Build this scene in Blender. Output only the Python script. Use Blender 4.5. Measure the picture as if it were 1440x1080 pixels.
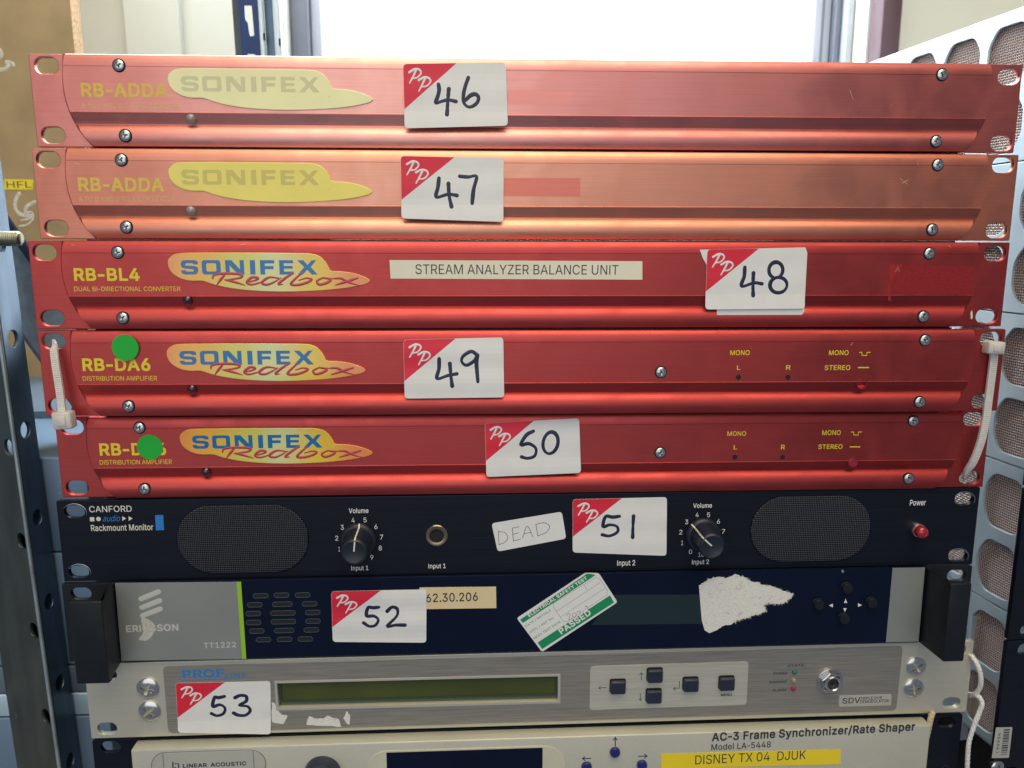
import bpy, bmesh, math, random, json
from mathutils import Vector, Matrix, Euler
random.seed(7)
MM = 0.001
SC = bpy.context.scene
COL = SC.collection
for o in list(bpy.data.objects): bpy.data.objects.remove(o)

# ------------------------------------------------------------ camera, light, exposure
PITCH, ROLL, YAW = 0.1773, 0.0013, 0.0457
FPX = 1120.0
CAM = Vector((-30.21, -397.65, -94.34))                    # millimetres
FW = Vector((math.sin(YAW)*math.cos(PITCH), math.cos(YAW)*math.cos(PITCH), -math.sin(PITCH)))
_r = Vector((math.cos(YAW), -math.sin(YAW), 0)); _u = _r.cross(FW)
RT = _r*math.cos(ROLL)+_u*math.sin(ROLL); UP = _u*math.cos(ROLL)-_r*math.sin(ROLL)
cd = bpy.data.cameras.new('camera'); cam = bpy.data.objects.new('camera', cd); COL.objects.link(cam)
cam.matrix_world = Matrix(((RT.x, UP.x, -FW.x, CAM.x*MM), (RT.y, UP.y, -FW.y, CAM.y*MM), (RT.z, UP.z, -FW.z, CAM.z*MM), (0, 0, 0, 1)))
cd.sensor_width = 36; cd.lens = FPX/1440*36; cd.clip_start = 0.01; cd.clip_end = 50
cd.dof.use_dof = True; cd.dof.focus_distance = 0.405; cd.dof.aperture_fstop = 15
SC.camera = cam
W = bpy.data.worlds.new('World'); SC.world = W; W.use_nodes = True
W.node_tree.nodes['Background'].inputs[0].default_value = (0.50, 0.58, 0.80, 1)
W.node_tree.nodes['Background'].inputs[1].default_value = 0.20
def area(name, loc, target, sx, sy, power, col):
    l = bpy.data.lights.new(name, 'AREA'); l.shape = 'RECTANGLE'; l.size = sx; l.size_y = sy; l.energy = power; l.color = col
    o = bpy.data.objects.new(name, l); COL.objects.link(o); o.location = loc
    o.rotation_euler = (Vector(target)-Vector(loc)).to_track_quat('-Z', 'Y').to_euler()
    return o
area('ceiling_lamp', (0.10, -1.0, 1.50), (0, -.5, -0.2), 1.7, 1.6, 26.0, (1.0, 0.85, 0.60))
area('room_fill', (-0.45, -2.3, 0.45), (0, 0, -0.1), 2.4, 2.1, 13.0, (0.93, 0.97, 1.0))  # added fill behind the camera, no lamp known there
area('window_lamp', (-0.12, 0.55, 0.50), (0.27, 0.10, -0.15), 0.9, 0.5, 13.0, (0.80, 0.92, 1.0))
SC.view_settings.view_transform = 'Standard'; SC.view_settings.look = 'None'
SC.view_settings.exposure = 0.40; SC.view_settings.gamma = 1.0

# ------------------------------------------------------------ materials
MATS = {}
def newmat(name):
    m = bpy.data.materials.new(name); m.use_nodes = True; MATS[name] = m
    return m, m.node_tree.nodes, m.node_tree.links, m.node_tree.nodes['Principled BSDF']
def mat(name, col, rough=0.5, metal=0.0, var=0.0, vscale=(40, 40, 40), bump=0.0, bscale=None, rvar=0.0, coat=0.0,
        spec=0.5, emis=None, es=0.0, trans=0.0, dust=None, grain=0.0, sss=0.0, blue=None):
    m, N, L, P = newmat(name)
    P.inputs['Base Color'].default_value = (*col, 1); P.inputs['Roughness'].default_value = rough
    P.inputs['Metallic'].default_value = metal; P.inputs['Coat Weight'].default_value = coat
    P.inputs['Coat Roughness'].default_value = 0.05
    P.inputs['Specular IOR Level'].default_value = spec; P.inputs['Transmission Weight'].default_value = trans
    if emis: P.inputs['Emission Color'].default_value = (*emis, 1); P.inputs['Emission Strength'].default_value = es
    if sss: P.inputs['Subsurface Weight'].default_value = sss; P.inputs['Subsurface Radius'].default_value = (.002, .002, .0015)
    tc = N.new('ShaderNodeTexCoord')
    def noise(scale, det=3.0):
        mp = N.new('ShaderNodeMapping'); mp.inputs['Scale'].default_value = scale
        L.new(tc.outputs['Object'], mp.inputs[0]); n = N.new('ShaderNodeTexNoise'); n.inputs['Scale'].default_value = 1.0
        n.inputs['Detail'].default_value = det; L.new(mp.outputs[0], n.inputs['Vector']); return n
    src = None
    if var:
        n = noise(vscale); r = N.new('ShaderNodeMapRange'); r.inputs[1].default_value = .3; r.inputs[2].default_value = .7
        r.inputs[3].default_value = 1-var; r.inputs[4].default_value = 1+var; L.new(n.outputs[0], r.inputs[0])
        mx = N.new('ShaderNodeVectorMath'); mx.operation = 'SCALE'; mx.inputs[0].default_value = col
        L.new(r.outputs[0], mx.inputs['Scale']); src = mx.outputs[0]
    if grain:
        n = noise((3500, 3500, 3500), 1.0); r = N.new('ShaderNodeMapRange'); r.inputs[1].default_value = .3; r.inputs[2].default_value = .7
        r.inputs[3].default_value = 1-grain; r.inputs[4].default_value = 1+grain; L.new(n.outputs[0], r.inputs[0])
        mx = N.new('ShaderNodeVectorMath'); mx.operation = 'SCALE'
        if src: L.new(src, mx.inputs[0])
        else: mx.inputs[0].default_value = col
        L.new(r.outputs[0], mx.inputs['Scale']); src = mx.outputs[0]
    if dust:       # (colour, threshold, scale): wear specks and scuffs with a shape of their own
        n = noise(dust[2], 6.0); r = N.new('ShaderNodeMapRange'); r.inputs[1].default_value = dust[1]; r.inputs[2].default_value = dust[1]+.06
        L.new(n.outputs[0], r.inputs[0]); mx = N.new('ShaderNodeMix'); mx.data_type = 'RGBA'
        mul = N.new('ShaderNodeMath'); mul.operation = 'MULTIPLY'; mul.inputs[1].default_value = dust[3] if len(dust) > 3 else .7
        L.new(r.outputs[0], mul.inputs[0]); L.new(mul.outputs[0], mx.inputs[0])
        if src: L.new(src, mx.inputs[6])
        else: mx.inputs[6].default_value = (*col, 1)
        mx.inputs[7].default_value = (*dust[0], 1); src = mx.outputs[2]
    if src: L.new(src, P.inputs['Base Color'])
    if rvar:
        n = noise(tuple(v*.7 for v in vscale)); r = N.new('ShaderNodeMapRange')
        r.inputs[3].default_value = rough-rvar; r.inputs[4].default_value = rough+rvar; L.new(n.outputs[0], r.inputs[0]); L.new(r.outputs[0], P.inputs['Roughness'])
    if bump:
        n = noise(bscale or vscale, 4.0); b = N.new('ShaderNodeBump'); b.inputs['Strength'].default_value = bump
        b.inputs['Distance'].default_value = 0.0002; L.new(n.outputs[0], b.inputs['Height']); L.new(b.outputs[0], P.inputs['Normal'])
    return m
BR = (25, 900, 2500)       # brushed along x
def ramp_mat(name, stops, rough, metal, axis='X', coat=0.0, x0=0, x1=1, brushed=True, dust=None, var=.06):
    """colour varies along one object axis (tone of the finish, painted flare, or a printed blend)"""
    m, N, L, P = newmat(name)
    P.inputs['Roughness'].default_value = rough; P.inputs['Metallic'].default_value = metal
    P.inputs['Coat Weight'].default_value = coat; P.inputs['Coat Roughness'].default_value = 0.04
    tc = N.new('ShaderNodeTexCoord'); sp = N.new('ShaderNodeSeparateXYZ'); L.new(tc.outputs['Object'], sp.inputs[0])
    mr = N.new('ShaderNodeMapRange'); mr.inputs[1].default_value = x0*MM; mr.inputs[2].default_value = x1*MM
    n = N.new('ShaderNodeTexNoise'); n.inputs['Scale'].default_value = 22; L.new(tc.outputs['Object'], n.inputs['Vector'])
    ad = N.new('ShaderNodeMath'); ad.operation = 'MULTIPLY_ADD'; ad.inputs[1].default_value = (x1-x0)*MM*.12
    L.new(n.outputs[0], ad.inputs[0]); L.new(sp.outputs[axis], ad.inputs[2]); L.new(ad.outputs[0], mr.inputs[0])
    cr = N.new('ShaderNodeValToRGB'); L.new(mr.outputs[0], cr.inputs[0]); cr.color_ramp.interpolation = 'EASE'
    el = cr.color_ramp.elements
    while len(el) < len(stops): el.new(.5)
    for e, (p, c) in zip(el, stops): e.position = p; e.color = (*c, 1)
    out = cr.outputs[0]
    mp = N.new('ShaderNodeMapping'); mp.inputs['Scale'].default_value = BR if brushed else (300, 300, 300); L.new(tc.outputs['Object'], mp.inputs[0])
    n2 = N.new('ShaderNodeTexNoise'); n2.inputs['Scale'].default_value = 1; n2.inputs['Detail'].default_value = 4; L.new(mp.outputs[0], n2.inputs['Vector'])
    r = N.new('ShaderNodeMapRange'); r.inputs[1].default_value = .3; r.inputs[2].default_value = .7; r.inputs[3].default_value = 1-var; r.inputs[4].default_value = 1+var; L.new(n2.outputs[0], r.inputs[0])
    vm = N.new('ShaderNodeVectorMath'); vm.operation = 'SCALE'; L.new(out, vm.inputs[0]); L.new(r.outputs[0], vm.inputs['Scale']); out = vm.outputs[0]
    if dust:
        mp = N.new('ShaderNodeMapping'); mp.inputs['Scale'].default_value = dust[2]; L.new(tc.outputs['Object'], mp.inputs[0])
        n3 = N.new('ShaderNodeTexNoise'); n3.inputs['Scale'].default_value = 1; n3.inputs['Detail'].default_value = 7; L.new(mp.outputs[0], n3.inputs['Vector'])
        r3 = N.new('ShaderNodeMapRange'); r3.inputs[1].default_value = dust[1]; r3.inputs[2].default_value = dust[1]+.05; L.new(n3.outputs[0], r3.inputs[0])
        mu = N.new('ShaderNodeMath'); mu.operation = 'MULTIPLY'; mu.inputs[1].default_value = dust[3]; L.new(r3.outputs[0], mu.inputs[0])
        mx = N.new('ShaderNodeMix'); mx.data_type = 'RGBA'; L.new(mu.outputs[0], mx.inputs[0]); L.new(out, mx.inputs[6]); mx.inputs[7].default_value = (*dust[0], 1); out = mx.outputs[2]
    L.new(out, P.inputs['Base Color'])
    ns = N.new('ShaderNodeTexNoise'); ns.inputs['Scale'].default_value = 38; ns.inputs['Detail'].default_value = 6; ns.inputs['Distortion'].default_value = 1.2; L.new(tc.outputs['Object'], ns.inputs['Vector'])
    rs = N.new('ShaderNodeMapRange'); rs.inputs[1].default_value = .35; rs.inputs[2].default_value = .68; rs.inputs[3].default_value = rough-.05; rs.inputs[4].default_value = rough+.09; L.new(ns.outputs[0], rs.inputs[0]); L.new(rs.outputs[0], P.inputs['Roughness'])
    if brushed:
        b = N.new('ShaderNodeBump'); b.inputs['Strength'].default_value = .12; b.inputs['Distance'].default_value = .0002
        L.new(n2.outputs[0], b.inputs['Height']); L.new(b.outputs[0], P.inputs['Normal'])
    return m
RED = (0.60, 0.050, 0.050); SPK = ((0.9, 0.55, 0.45), .76, (260, 260, 260), .5)
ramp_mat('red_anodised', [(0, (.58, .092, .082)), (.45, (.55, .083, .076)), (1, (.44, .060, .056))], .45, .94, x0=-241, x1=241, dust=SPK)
ramp_mat('faded_pink_with_flare', [(0, (.70, .235, .19)), (.42, (.88, .44, .37)), (.64, (.72, .28, .25)), (1, (.50, .135, .115))], .42, .9, x0=-241, x1=241, dust=SPK)  # overall fading, plus window flare put into the colour: pale middle, darker right
ramp_mat('faded_salmon_with_flare', [(0, (.70, .245, .165)), (.45, (.82, .39, .26)), (.7, (.72, .30, .20)), (1, (.58, .195, .125))], .42, .9, x0=-241, x1=241, dust=SPK)  # faded finish; the pale-to-dark run across it is painted window flare
mat('fresh_patch_pink', (.78, .30, .25), .4, .9, var=.05, vscale=BR)
mat('fresh_patch', (.72, .22, .16), .4, .9, var=.05, vscale=BR)
mat('residue_patch', (0.38, .03, .035), .62, .7, var=.15, vscale=(900, 900, 900))
mat('red_print', (0.70, 0.03, 0.035), .45)
mat('red_scrap', (0.46, 0.03, 0.035), .5, .5)
mat('sticker_red', (0.72, 0.018, 0.045), .42, var=.03)
mat('sticker_white', (0.78, 0.78, 0.745), .42, var=.025, vscale=(90, 90, 90), bump=.6, bscale=(60, 45, 80))
mat('sticker_cream', (0.80, 0.76, 0.58), .5, var=.03, vscale=(90, 90, 90))
mat('sticker_tan', (0.74, 0.60, 0.34), .5, var=.03, vscale=(90, 90, 90))
mat('sticker_yellow', (0.85, 0.66, 0.02), .42, var=.03)
mat('sticker_green', (0.005, 0.42, 0.03), .45, var=.03)
mat('safety_green', (0.005, 0.27, 0.10), .45, var=.03)
mat('ink', (0.012, 0.018, 0.05), .4); mat('ink_thin', (0.10, 0.11, 0.13), .6); mat('ghost_ink', (.62, .60, .54), .5)
mat('print_white', (0.80, 0.80, 0.76), .5); mat('print_cream', (0.72, 0.70, 0.56), .5)
mat('print_yellow', (0.78, 0.62, 0.03), .45); mat('print_yellow_faded', (0.72, 0.54, 0.08), .5, var=.08, vscale=(700, 700, 700))
mat('print_yellow_ghost', (0.72, 0.45, 0.15), .5, var=.1, vscale=(700, 700, 700))
mat('print_blue', (0.02, 0.20, 0.58), .45); mat('print_dark', (0.03, 0.035, 0.045), .5); mat('print_black', (0.01, 0.012, 0.02), .4)
mat('logo_blue', (0.0, 0.15, 0.40), .3, coat=.6); mat('logo_grey', (0.66, 0.64, 0.34), .4, coat=.4); mat('logo_grey_warm', (0.62, 0.54, 0.12), .4, coat=.4)
mat('logo_red', (0.50, 0.03, 0.05), .3, coat=.6)
Y1 = (.72, .50, .05)
ramp_mat('badge_print', [(0, (.80, .25, .07)), (.18, (.84, .44, .03)), (.42, (.68, .62, .10)), (.58, (.68, .70, .30)), (.78, (.80, .56, .04)), (1, (.80, .28, .06))], .25, 0, coat=1.0, x0=-48, x1=48, brushed=False, var=.02)
mat('badge_pale', (.90, .87, .44), .35, coat=.6, var=.05, dust=((.35, .32, .12), .70, (420, 420, 1200), .7))
mat('badge_yellow', (.86, .74, .12), .35, coat=.6, var=.05, dust=((.35, .28, .05), .70, (420, 420, 1200), .7))
mat('steel', (0.62, 0.61, 0.58), .26, 1, var=.15, vscale=(300, 300, 300))
mat('steel_dark', (0.06, 0.06, 0.06), .5, .6)
mat('hole_dark', (0.008, 0.009, 0.012), .8)
mat('nickel', (0.70, 0.68, 0.62), .2, 1, var=.1)
mat('brass', (0.34, 0.28, 0.17), .3, 1, var=.1)
mat('led_dead', (0.30, 0.27, 0.25), .15, coat=1); mat('led_dark_red', (0.045, 0.005, 0.012), .12, coat=1)
mat('led_green', (0.01, 0.17, 0.09), .25, coat=1); mat('led_amber', (0.30, 0.29, 0.20), .3, coat=1); mat('led_red', (0.30, 0.01, 0.03), .25, coat=1)
mat('button_red', (0.36, 0.008, 0.018), .22, coat=1)
mat('black_panel', (0.0045, 0.007, 0.0135), .40, 0, spec=.25, var=.25, vscale=(12, 500, 900), bump=.35, bscale=(30, 900, 1600), dust=((.20, .22, .26), .735, (60, 500, 700), .30))
mat('black_gloss', (0.0025, 0.0065, 0.022), .28, 0, spec=.22, var=.12, vscale=(30, 30, 30), rvar=.06, dust=((.16, .18, .22), .78, (200, 300, 500), .25))
mat('black_plastic', (0.009, 0.012, 0.016), .45, 0, spec=.3, var=.15, vscale=(120, 120, 120), bump=.25, bscale=(900, 900, 900), dust=((.2, .2, .2), .78, (200, 200, 300), .35))
mat('black_knob', (0.012, 0.017, 0.030), .38, var=.1)
mat('vent_rim', (0.05, 0.06, 0.075), .45)
mat('chassis_grey', (0.30, 0.31, 0.33), .4, .7, var=.08); mat('chassis_dark', (0.02, 0.02, 0.025), .5, .3, var=.08)
mat('grey_fascia', (0.30, 0.32, 0.295), .38, .35, var=.05, vscale=(30, 30, 30), grain=.05)
mat('lime', (0.30, 0.55, 0.015), .4); mat('fascia_light', (0.52, 0.53, 0.47), .45); mat('residue', (0.50, 0.48, 0.42), .8, var=.15, vscale=(900, 900, 900))
mat('silver_panel', (0.66, 0.63, 0.50), .45, .6, var=.05, vscale=BR, bump=.12, bscale=BR, grain=.05)
mat('brushed_grey', (0.38, 0.355, 0.295), .42, .65, var=.16, vscale=(45, 900, 1500), bump=.2, bscale=BR)
mat('button_plate', (0.66, 0.64, 0.52), .45, .55, var=.10, vscale=(45, 900, 1500), bump=.12, bscale=BR)
mat('lcd', (0.065, 0.080, 0.010), .16, 0, coat=.5, var=.15, vscale=(30, 30, 30)); mat('lcd_edge', (0.035, 0.06, 0.035), .2, coat=.6)
mat('lcd_dim', (0.009, 0.024, 0.026), .18, coat=.4)
mat('key_navy', (0.018, 0.024, 0.045), .38, var=.1); mat('button_blue', (0.012, 0.016, 0.14), .3, coat=.6)
mat('beige_panel', (0.53, 0.53, 0.44), .48, .25, var=.05, vscale=(25, 25, 25), grain=.07, dust=((.1, .1, .08), .80, (300, 300, 300), .5))
mat('beige_lip', (0.62, 0.60, 0.45), .5, .1, var=.05); mat('paper_torn', (0.74, 0.73, 0.66), .9, var=.10, vscale=(1600, 1600, 1600), bump=.8, bscale=(1500, 1500, 1500), dust=((.42, .42, .42), .60, (260, 260, 420), .45))
mat('nylon', (0.88, 0.86, 0.78), .32, trans=.35, sss=.5, var=.05, vscale=(200, 200, 200))
mat('string', (0.78, 0.76, 0.72), .8, var=.12, vscale=(500, 500, 900)); mat('string_tan', (0.55, 0.46, 0.30), .85, var=.15, vscale=(500, 500, 900))
mat('silver_side', (0.62, 0.75, 0.84), .40, .25, var=.07, vscale=(35, 35, 35), rvar=.06, dust=((.75, .8, .85), .72, (80, 300, 300), .3))
mat('wire', (0.74, 0.60, 0.55), .45, .45); mat('vent_dark', (0.006, 0.006, 0.008), .6)
mat('barcode_label', (0.42, 0.43, 0.38), .5, var=.05)
mat('post_steel', (0.10, 0.15, 0.21), .34, .8, var=.30, vscale=(60, 60, 18), rvar=.10, bump=.2, bscale=(300, 300, 300), dust=((.55, .6, .65), .70, (260, 260, 90), .4))
mat('post_dark', (0.075, 0.090, 0.083), .36, .6, var=.35, vscale=(60, 60, 18), rvar=.10, bump=.2, bscale=(300, 300, 300), dust=((.3, .33, .3), .70, (260, 260, 90), .4))
mat('pale_edge', (0.40, 0.47, 0.48), .35, .6, var=.4, vscale=(60, 60, 35))  # paler, blotchy steel along the post corner
mat('galvanised', (0.50, 0.62, 0.68), .45, .45, var=.16, vscale=(160, 160, 160), grain=.05)
mat('brace_shaded', (0.022, 0.045, 0.10), .4, .5, var=.1)  # brace flanges: their shade is put into a darker colour
mat('bolt', (0.34, 0.33, 0.24), .35, .9, var=.2, vscale=(500, 200, 200))
mat('chipboard', (0.39, 0.275, 0.135), .8, var=.16, vscale=(28, 28, 28), grain=.14, dust=((.5, .36, .2), .64, (500, 500, 500), .35))
mat('chip_edge', (0.42, 0.27, 0.14), .9, var=.35, vscale=(500, 500, 500), bump=1, bscale=(700, 700, 700))
mat('chalk', (0.62, 0.58, 0.46), .9, var=.2, vscale=(300, 300, 300))
mat('wall_cream', (0.56, 0.55, 0.475), .8, var=.02, vscale=(8, 8, 8)); mat('wall_right', (0.78, 0.76, 0.63), .8, var=.02, vscale=(8, 8, 8))
mat('lit_wall_white', (0.86, 0.87, 0.86), .6, var=.03); mat('post_mauve', (0.11, 0.062, 0.075), .6, var=.08)
mat('frame_upvc', (0.42, 0.44, 0.50), .4, var=.10, vscale=(60, 60, 10)); mat('frame_dark', (0.16, 0.17, 0.21), .4, var=.06)
mat('blue_paint', (0.015, 0.045, 0.16), .35, .1, var=.08); mat('upright_bright', (0.80, 0.93, 0.97), .35, .1, var=.1, vscale=(60, 60, 20))
mat('rack_blue', (0.15, 0.235, 0.335), .42, .3, var=.08, vscale=(20, 20, 20)); mat('rack_pale', (0.42, 0.58, 0.68), .4, .3, var=.08); mat('rack_slate', (0.10, 0.14, 0.19), .5, var=.08)
mat('table', (0.35, 0.33, 0.30), .6, var=.05)
# fine punched speaker grille
def grille_mat():
    m, N, L, P = newmat('grille'); P.inputs['Roughness'].default_value = .38; P.inputs['Metallic'].default_value = .4
    tc = N.new('ShaderNodeTexCoord'); sp = N.new('ShaderNodeSeparateXYZ'); L.new(tc.outputs['Object'], sp.inputs[0])
    def mth(op, a, b=None, c=None):
        n = N.new('ShaderNodeMath'); n.operation = op
        for i, v in enumerate((a, b, c)):
            if v is None: continue
            if isinstance(v, (int, float)): n.inputs[i].default_value = v
            else: L.new(v, n.inputs[i])
        return n.outputs[0]
    k = 2*math.pi/(1.9*MM)
    a = mth('ADD', mth('MULTIPLY', sp.outputs['X'], k), mth('MULTIPLY', sp.outputs['Z'], k*.9))
    b = mth('SUBTRACT', mth('MULTIPLY', sp.outputs['X'], k), mth('MULTIPLY', sp.outputs['Z'], k*.9))
    v = mth('MULTIPLY', mth('SINE', a), mth('SINE', b))
    r = N.new('ShaderNodeMapRange'); r.inputs[1].default_value = -.35; r.inputs[2].default_value = .5; L.new(v, r.inputs[0])
    mx = N.new('ShaderNodeMix'); mx.data_type = 'RGBA'; L.new(r.outputs[0], mx.inputs[0])
    mx.inputs[6].default_value = (.004, .005, .007, 1); mx.inputs[7].default_value = (.060, .066, .076, 1); L.new(mx.outputs[2], P.inputs['Base Color'])
    bp = N.new('ShaderNodeBump'); bp.inputs['Distance'].default_value = .0004; bp.inputs['Strength'].default_value = .6; L.new(v, bp.inputs['Height']); L.new(bp.outputs[0], P.inputs['Normal'])
grille_mat()
m, N_, L_, P_ = newmat('daylight'); P_.inputs['Base Color'].default_value = (0, 0, 0, 1)
P_.inputs['Emission Color'].default_value = (0.97, 0.99, 1, 1); P_.inputs['Emission Strength'].default_value = 3.2
MG, MN, MLk, MP = newmat('glass'); MP.inputs['Transmission Weight'].default_value = 1; MP.inputs['Roughness'].default_value = 0.0; MP.inputs['IOR'].default_value = 1.02; MP.inputs['Base Color'].default_value = (1, 1, 1, 1)

# ------------------------------------------------------------ mesh helpers (all in mm)
def link(name, me, m, parent=None, label=None, loc=None):
    o = bpy.data.objects.new(name, me); COL.objects.link(o)
    if m is not None and not me.materials: me.materials.append(MATS[m])
    if parent is not None: o.parent = parent
    if label: o['label'] = label
    if loc: o.location = Vector(loc)*MM
    return o
def mesh(name, vs, fs, m, parent=None, label=None, loc=None, smooth=False, fix=True):
    me = bpy.data.meshes.new(name); me.from_pydata([Vector(v)*MM for v in vs], [], fs)
    if fix:
        bm = bmesh.new(); bm.from_mesh(me); bmesh.ops.remove_doubles(bm, verts=bm.verts, dist=1e-7); bmesh.ops.recalc_face_normals(bm, faces=bm.faces); bm.to_mesh(me); bm.free()
    if smooth: me.polygons.foreach_set('use_smooth', [True]*len(me.polygons))
    return link(name, me, m, parent, label, loc)
def auto_smooth(me, ang=35):
    bm = bmesh.new(); bm.from_mesh(me)
    for f in bm.faces: f.smooth = True
    for e in bm.edges:
        if len(e.link_faces) == 2 and e.calc_face_angle(0) > math.radians(ang): e.smooth = False
    bm.to_mesh(me); bm.free()
def plate(name, loops, y0, y1, m, parent=None, bevel=0.0, label=None, res=1, loc=None, smooth=True):
    """solid cut from closed outlines in the x-z plane (first the outer one, then holes); front at y0, back at y1"""
    cu = bpy.data.curves.new(name, 'CURVE'); cu.dimensions = '2D'; cu.fill_mode = 'BOTH'
    for lp in loops:
        s = cu.splines.new('POLY'); s.points.add(len(lp)-1); s.use_cyclic_u = True
        for p, q in zip(s.points, lp): p.co = (q[0]*MM, q[1]*MM, 0, 1)
    bevel = min(bevel, (y1-y0)*.45); cu.offset = -bevel*MM; cu.extrude = ((y1-y0)/2-bevel)*MM; cu.bevel_depth = bevel*MM; cu.bevel_resolution = res
    me = curve_mesh(cu); yc = (y0+y1)/2*MM
    for v in me.vertices: x, y, z = v.co; v.co = (x, yc-z, y)
    if smooth: auto_smooth(me)
    me.update(); return link(name, me, m, parent, label, loc)
def curve_mesh(cu):
    o = bpy.data.objects.new('tmp', cu); COL.objects.link(o)
    dg = bpy.context.evaluated_depsgraph_get(); me = bpy.data.meshes.new_from_object(o.evaluated_get(dg))
    bpy.data.objects.remove(o); bpy.data.curves.remove(cu); return me
def rrect(cx, cz, w, h, r, n=5, a=0):
    pts = []
    for sx, sz, a0 in ((1, 1, 0), (-1, 1, 90), (-1, -1, 180), (1, -1, 270)):
        for k in range(n+1):
            t = math.radians(a0+90*k/n); pts.append((sx*(w/2-r)+r*math.cos(t), sz*(h/2-r)+r*math.sin(t)))
    c, s = math.cos(a), math.sin(a); return [(cx+x*c-z*s, cz+x*s+z*c) for x, z in pts]
def stad(cx, cz, w, h, n=8): return rrect(cx, cz, w, h, min(w, h)/2-.001, n)
def circ(cx, cz, r, n=24): return [(cx+r*math.cos(2*math.pi*k/n), cz+r*math.sin(2*math.pi*k/n)) for k in range(n)]
def rquad(c, r=0.0, n=4):
    """quad given by 4 corners, corners rounded by r"""
    out = []; k = len(c)
    for i in range(k):
        p = Vector(c[i]); a = (Vector(c[i-1])-p).normalized(); b = (Vector(c[(i+1) % k])-p).normalized()
        if r <= 0: out.append(tuple(p)); continue
        for j in range(n+1):
            t = j/n; A = p+a*r; B = p+b*r; q = A*(1-t)**2+p*2*t*(1-t)+B*t*t; out.append((q.x, q.y))
    return out
def box(name, x0, x1, y0, y1, z0, z1, m, parent=None, bevel=0.0, label=None, loc=None):
    bm = bmesh.new(); bmesh.ops.create_cube(bm, size=1)
    for v in bm.verts: v.co = Vector(((x0+x1)/2+v.co.x*(x1-x0), (y0+y1)/2+v.co.y*(y1-y0), (z0+z1)/2+v.co.z*(z1-z0)))*MM
    if bevel: bmesh.ops.bevel(bm, geom=list(bm.edges), offset=bevel*MM, segments=2, affect='EDGES', profile=.5)
    me = bpy.data.meshes.new(name); bm.to_mesh(me); bm.free()
    if bevel: auto_smooth(me, 50)
    return link(name, me, m, parent, label, loc)
def smoothline(P, n=6, closed=False):
    P = [Vector(p) for p in P]; out = []; k = len(P)
    for i in range(k if closed else k-1):
        if closed: a, b, c, d = P[i-1], P[i], P[(i+1) % k], P[(i+2) % k]
        else: b, c = P[i], P[i+1]; a = P[i-1] if i else b*2-c; d = P[i+2] if i+2 < k else c*2-b
        for j in range(n):
            t = j/n; out.append(.5*((2*b)+(c-a)*t+(2*a-5*b+4*c-d)*t*t+(3*b-3*c+d-a)*t**3))
    if not closed: out.append(P[-1])
    return [tuple(v) for v in out]
def strokes(name, lines, w, y, m, parent, h=0.07, wf=None, cap=True, label=None, loc=None, smooth=True, sq=False):
    """pen strokes: flattened ribbons with rounded ends lying on the plane y"""
    vs = []; fs = []; CS = [(-1, 0), (-.8, .7), (0, 1), (.8, .7), (1, 0)]
    for li, ln in enumerate(lines):
        ln = smoothline(ln, 5) if smooth and len(ln) > 2 else [tuple(p) for p in ln]
        P = [Vector(p) for p in ln]
        n = len(P); rings = []
        T = []
        for i in range(n):
            t = (P[min(i+1, n-1)]-P[max(i-1, 0)]); T.append(t.normalized() if t.length > 1e-9 else Vector((1, 0)))
        def rad(i): return w/2*(wf(i/(n-1), li) if wf else 1)
        if cap:
            for k in (90, 60, 30): a = math.radians(k); rings.append((P[0]-T[0]*rad(0)*math.sin(a), T[0], rad(0)*max(.02, math.cos(a))))
        for i in range(n): rings.append((P[i], T[i], rad(i)))
        if cap:
            for k in (30, 60, 90): a = math.radians(k); rings.append((P[-1]+T[-1]*rad(n-1)*math.sin(a), T[-1], rad(n-1)*max(.02, math.cos(a))))
        b0 = len(vs); hh = h*(1+.07*li)
        for p, t, r in rings:
            nn = Vector((-t.y, t.x))
            for s, q in CS: vs.append((p.x+nn.x*r*s, y-hh*q, p.y+nn.y*r*s))
        for i in range(len(rings)-1):
            for j in range(4): a = b0+i*5+j; fs.append((a, a+1, a+6, a+5))
    return mesh(name, vs, fs, m, parent, label, loc, smooth=True, fix=True)
def tube(name, pts, r, m, parent=None, seg=10, label=None, loc=None, fy=1.0, rf=None):
    P = [Vector(p) for p in pts]; vs = []; fs = []; n = len(P); up = Vector((0, 1, 0))
    for i in range(n):
        t = (P[min(i+1, n-1)]-P[max(i-1, 0)]).normalized(); a = t.cross(up)
        if a.length < .05: a = t.cross(Vector((1, 0, 0)))
        a.normalize(); b = t.cross(a).normalized(); rr = r*(rf(i/(n-1)) if rf else 1)
        for k in range(seg):
            q = 2*math.pi*k/seg; vs.append(P[i]+a*rr*math.cos(q)+b*rr*fy*math.sin(q))
    for i in range(n-1):
        for k in range(seg): fs.append((i*seg+k, i*seg+(k+1) % seg, (i+1)*seg+(k+1) % seg, (i+1)*seg+k))
    fs.append(tuple(range(seg))[::-1]); fs.append(tuple(range((n-1)*seg, n*seg)))
    o = mesh(name, vs, fs, m, parent, label, loc); auto_smooth(o.data, 60); return o
def lathe(name, prof, m, parent=None, seg=28, loc=None, label=None, ang=40, mod=None):
    """prof = [(radius, y)]; axis along y, towards the viewer is -y"""
    vs = []; fs = []; n = len(prof)
    for r, y in prof:
        for k in range(seg):
            a = 2*math.pi*k/seg; q = mod(a, r, y) if mod else 1; vs.append((r*q*math.cos(a), y, r*q*math.sin(a)))
    for i in range(n-1):
        for k in range(seg): fs.append((i*seg+k, (i+1)*seg+k, (i+1)*seg+(k+1) % seg, i*seg+(k+1) % seg))
    if prof[-1][0] > 1e-6: fs.append(tuple(range((n-1)*seg, n*seg)))
    o = mesh(name, vs, fs, m, parent, label, loc); auto_smooth(o.data, ang); return o
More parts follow.
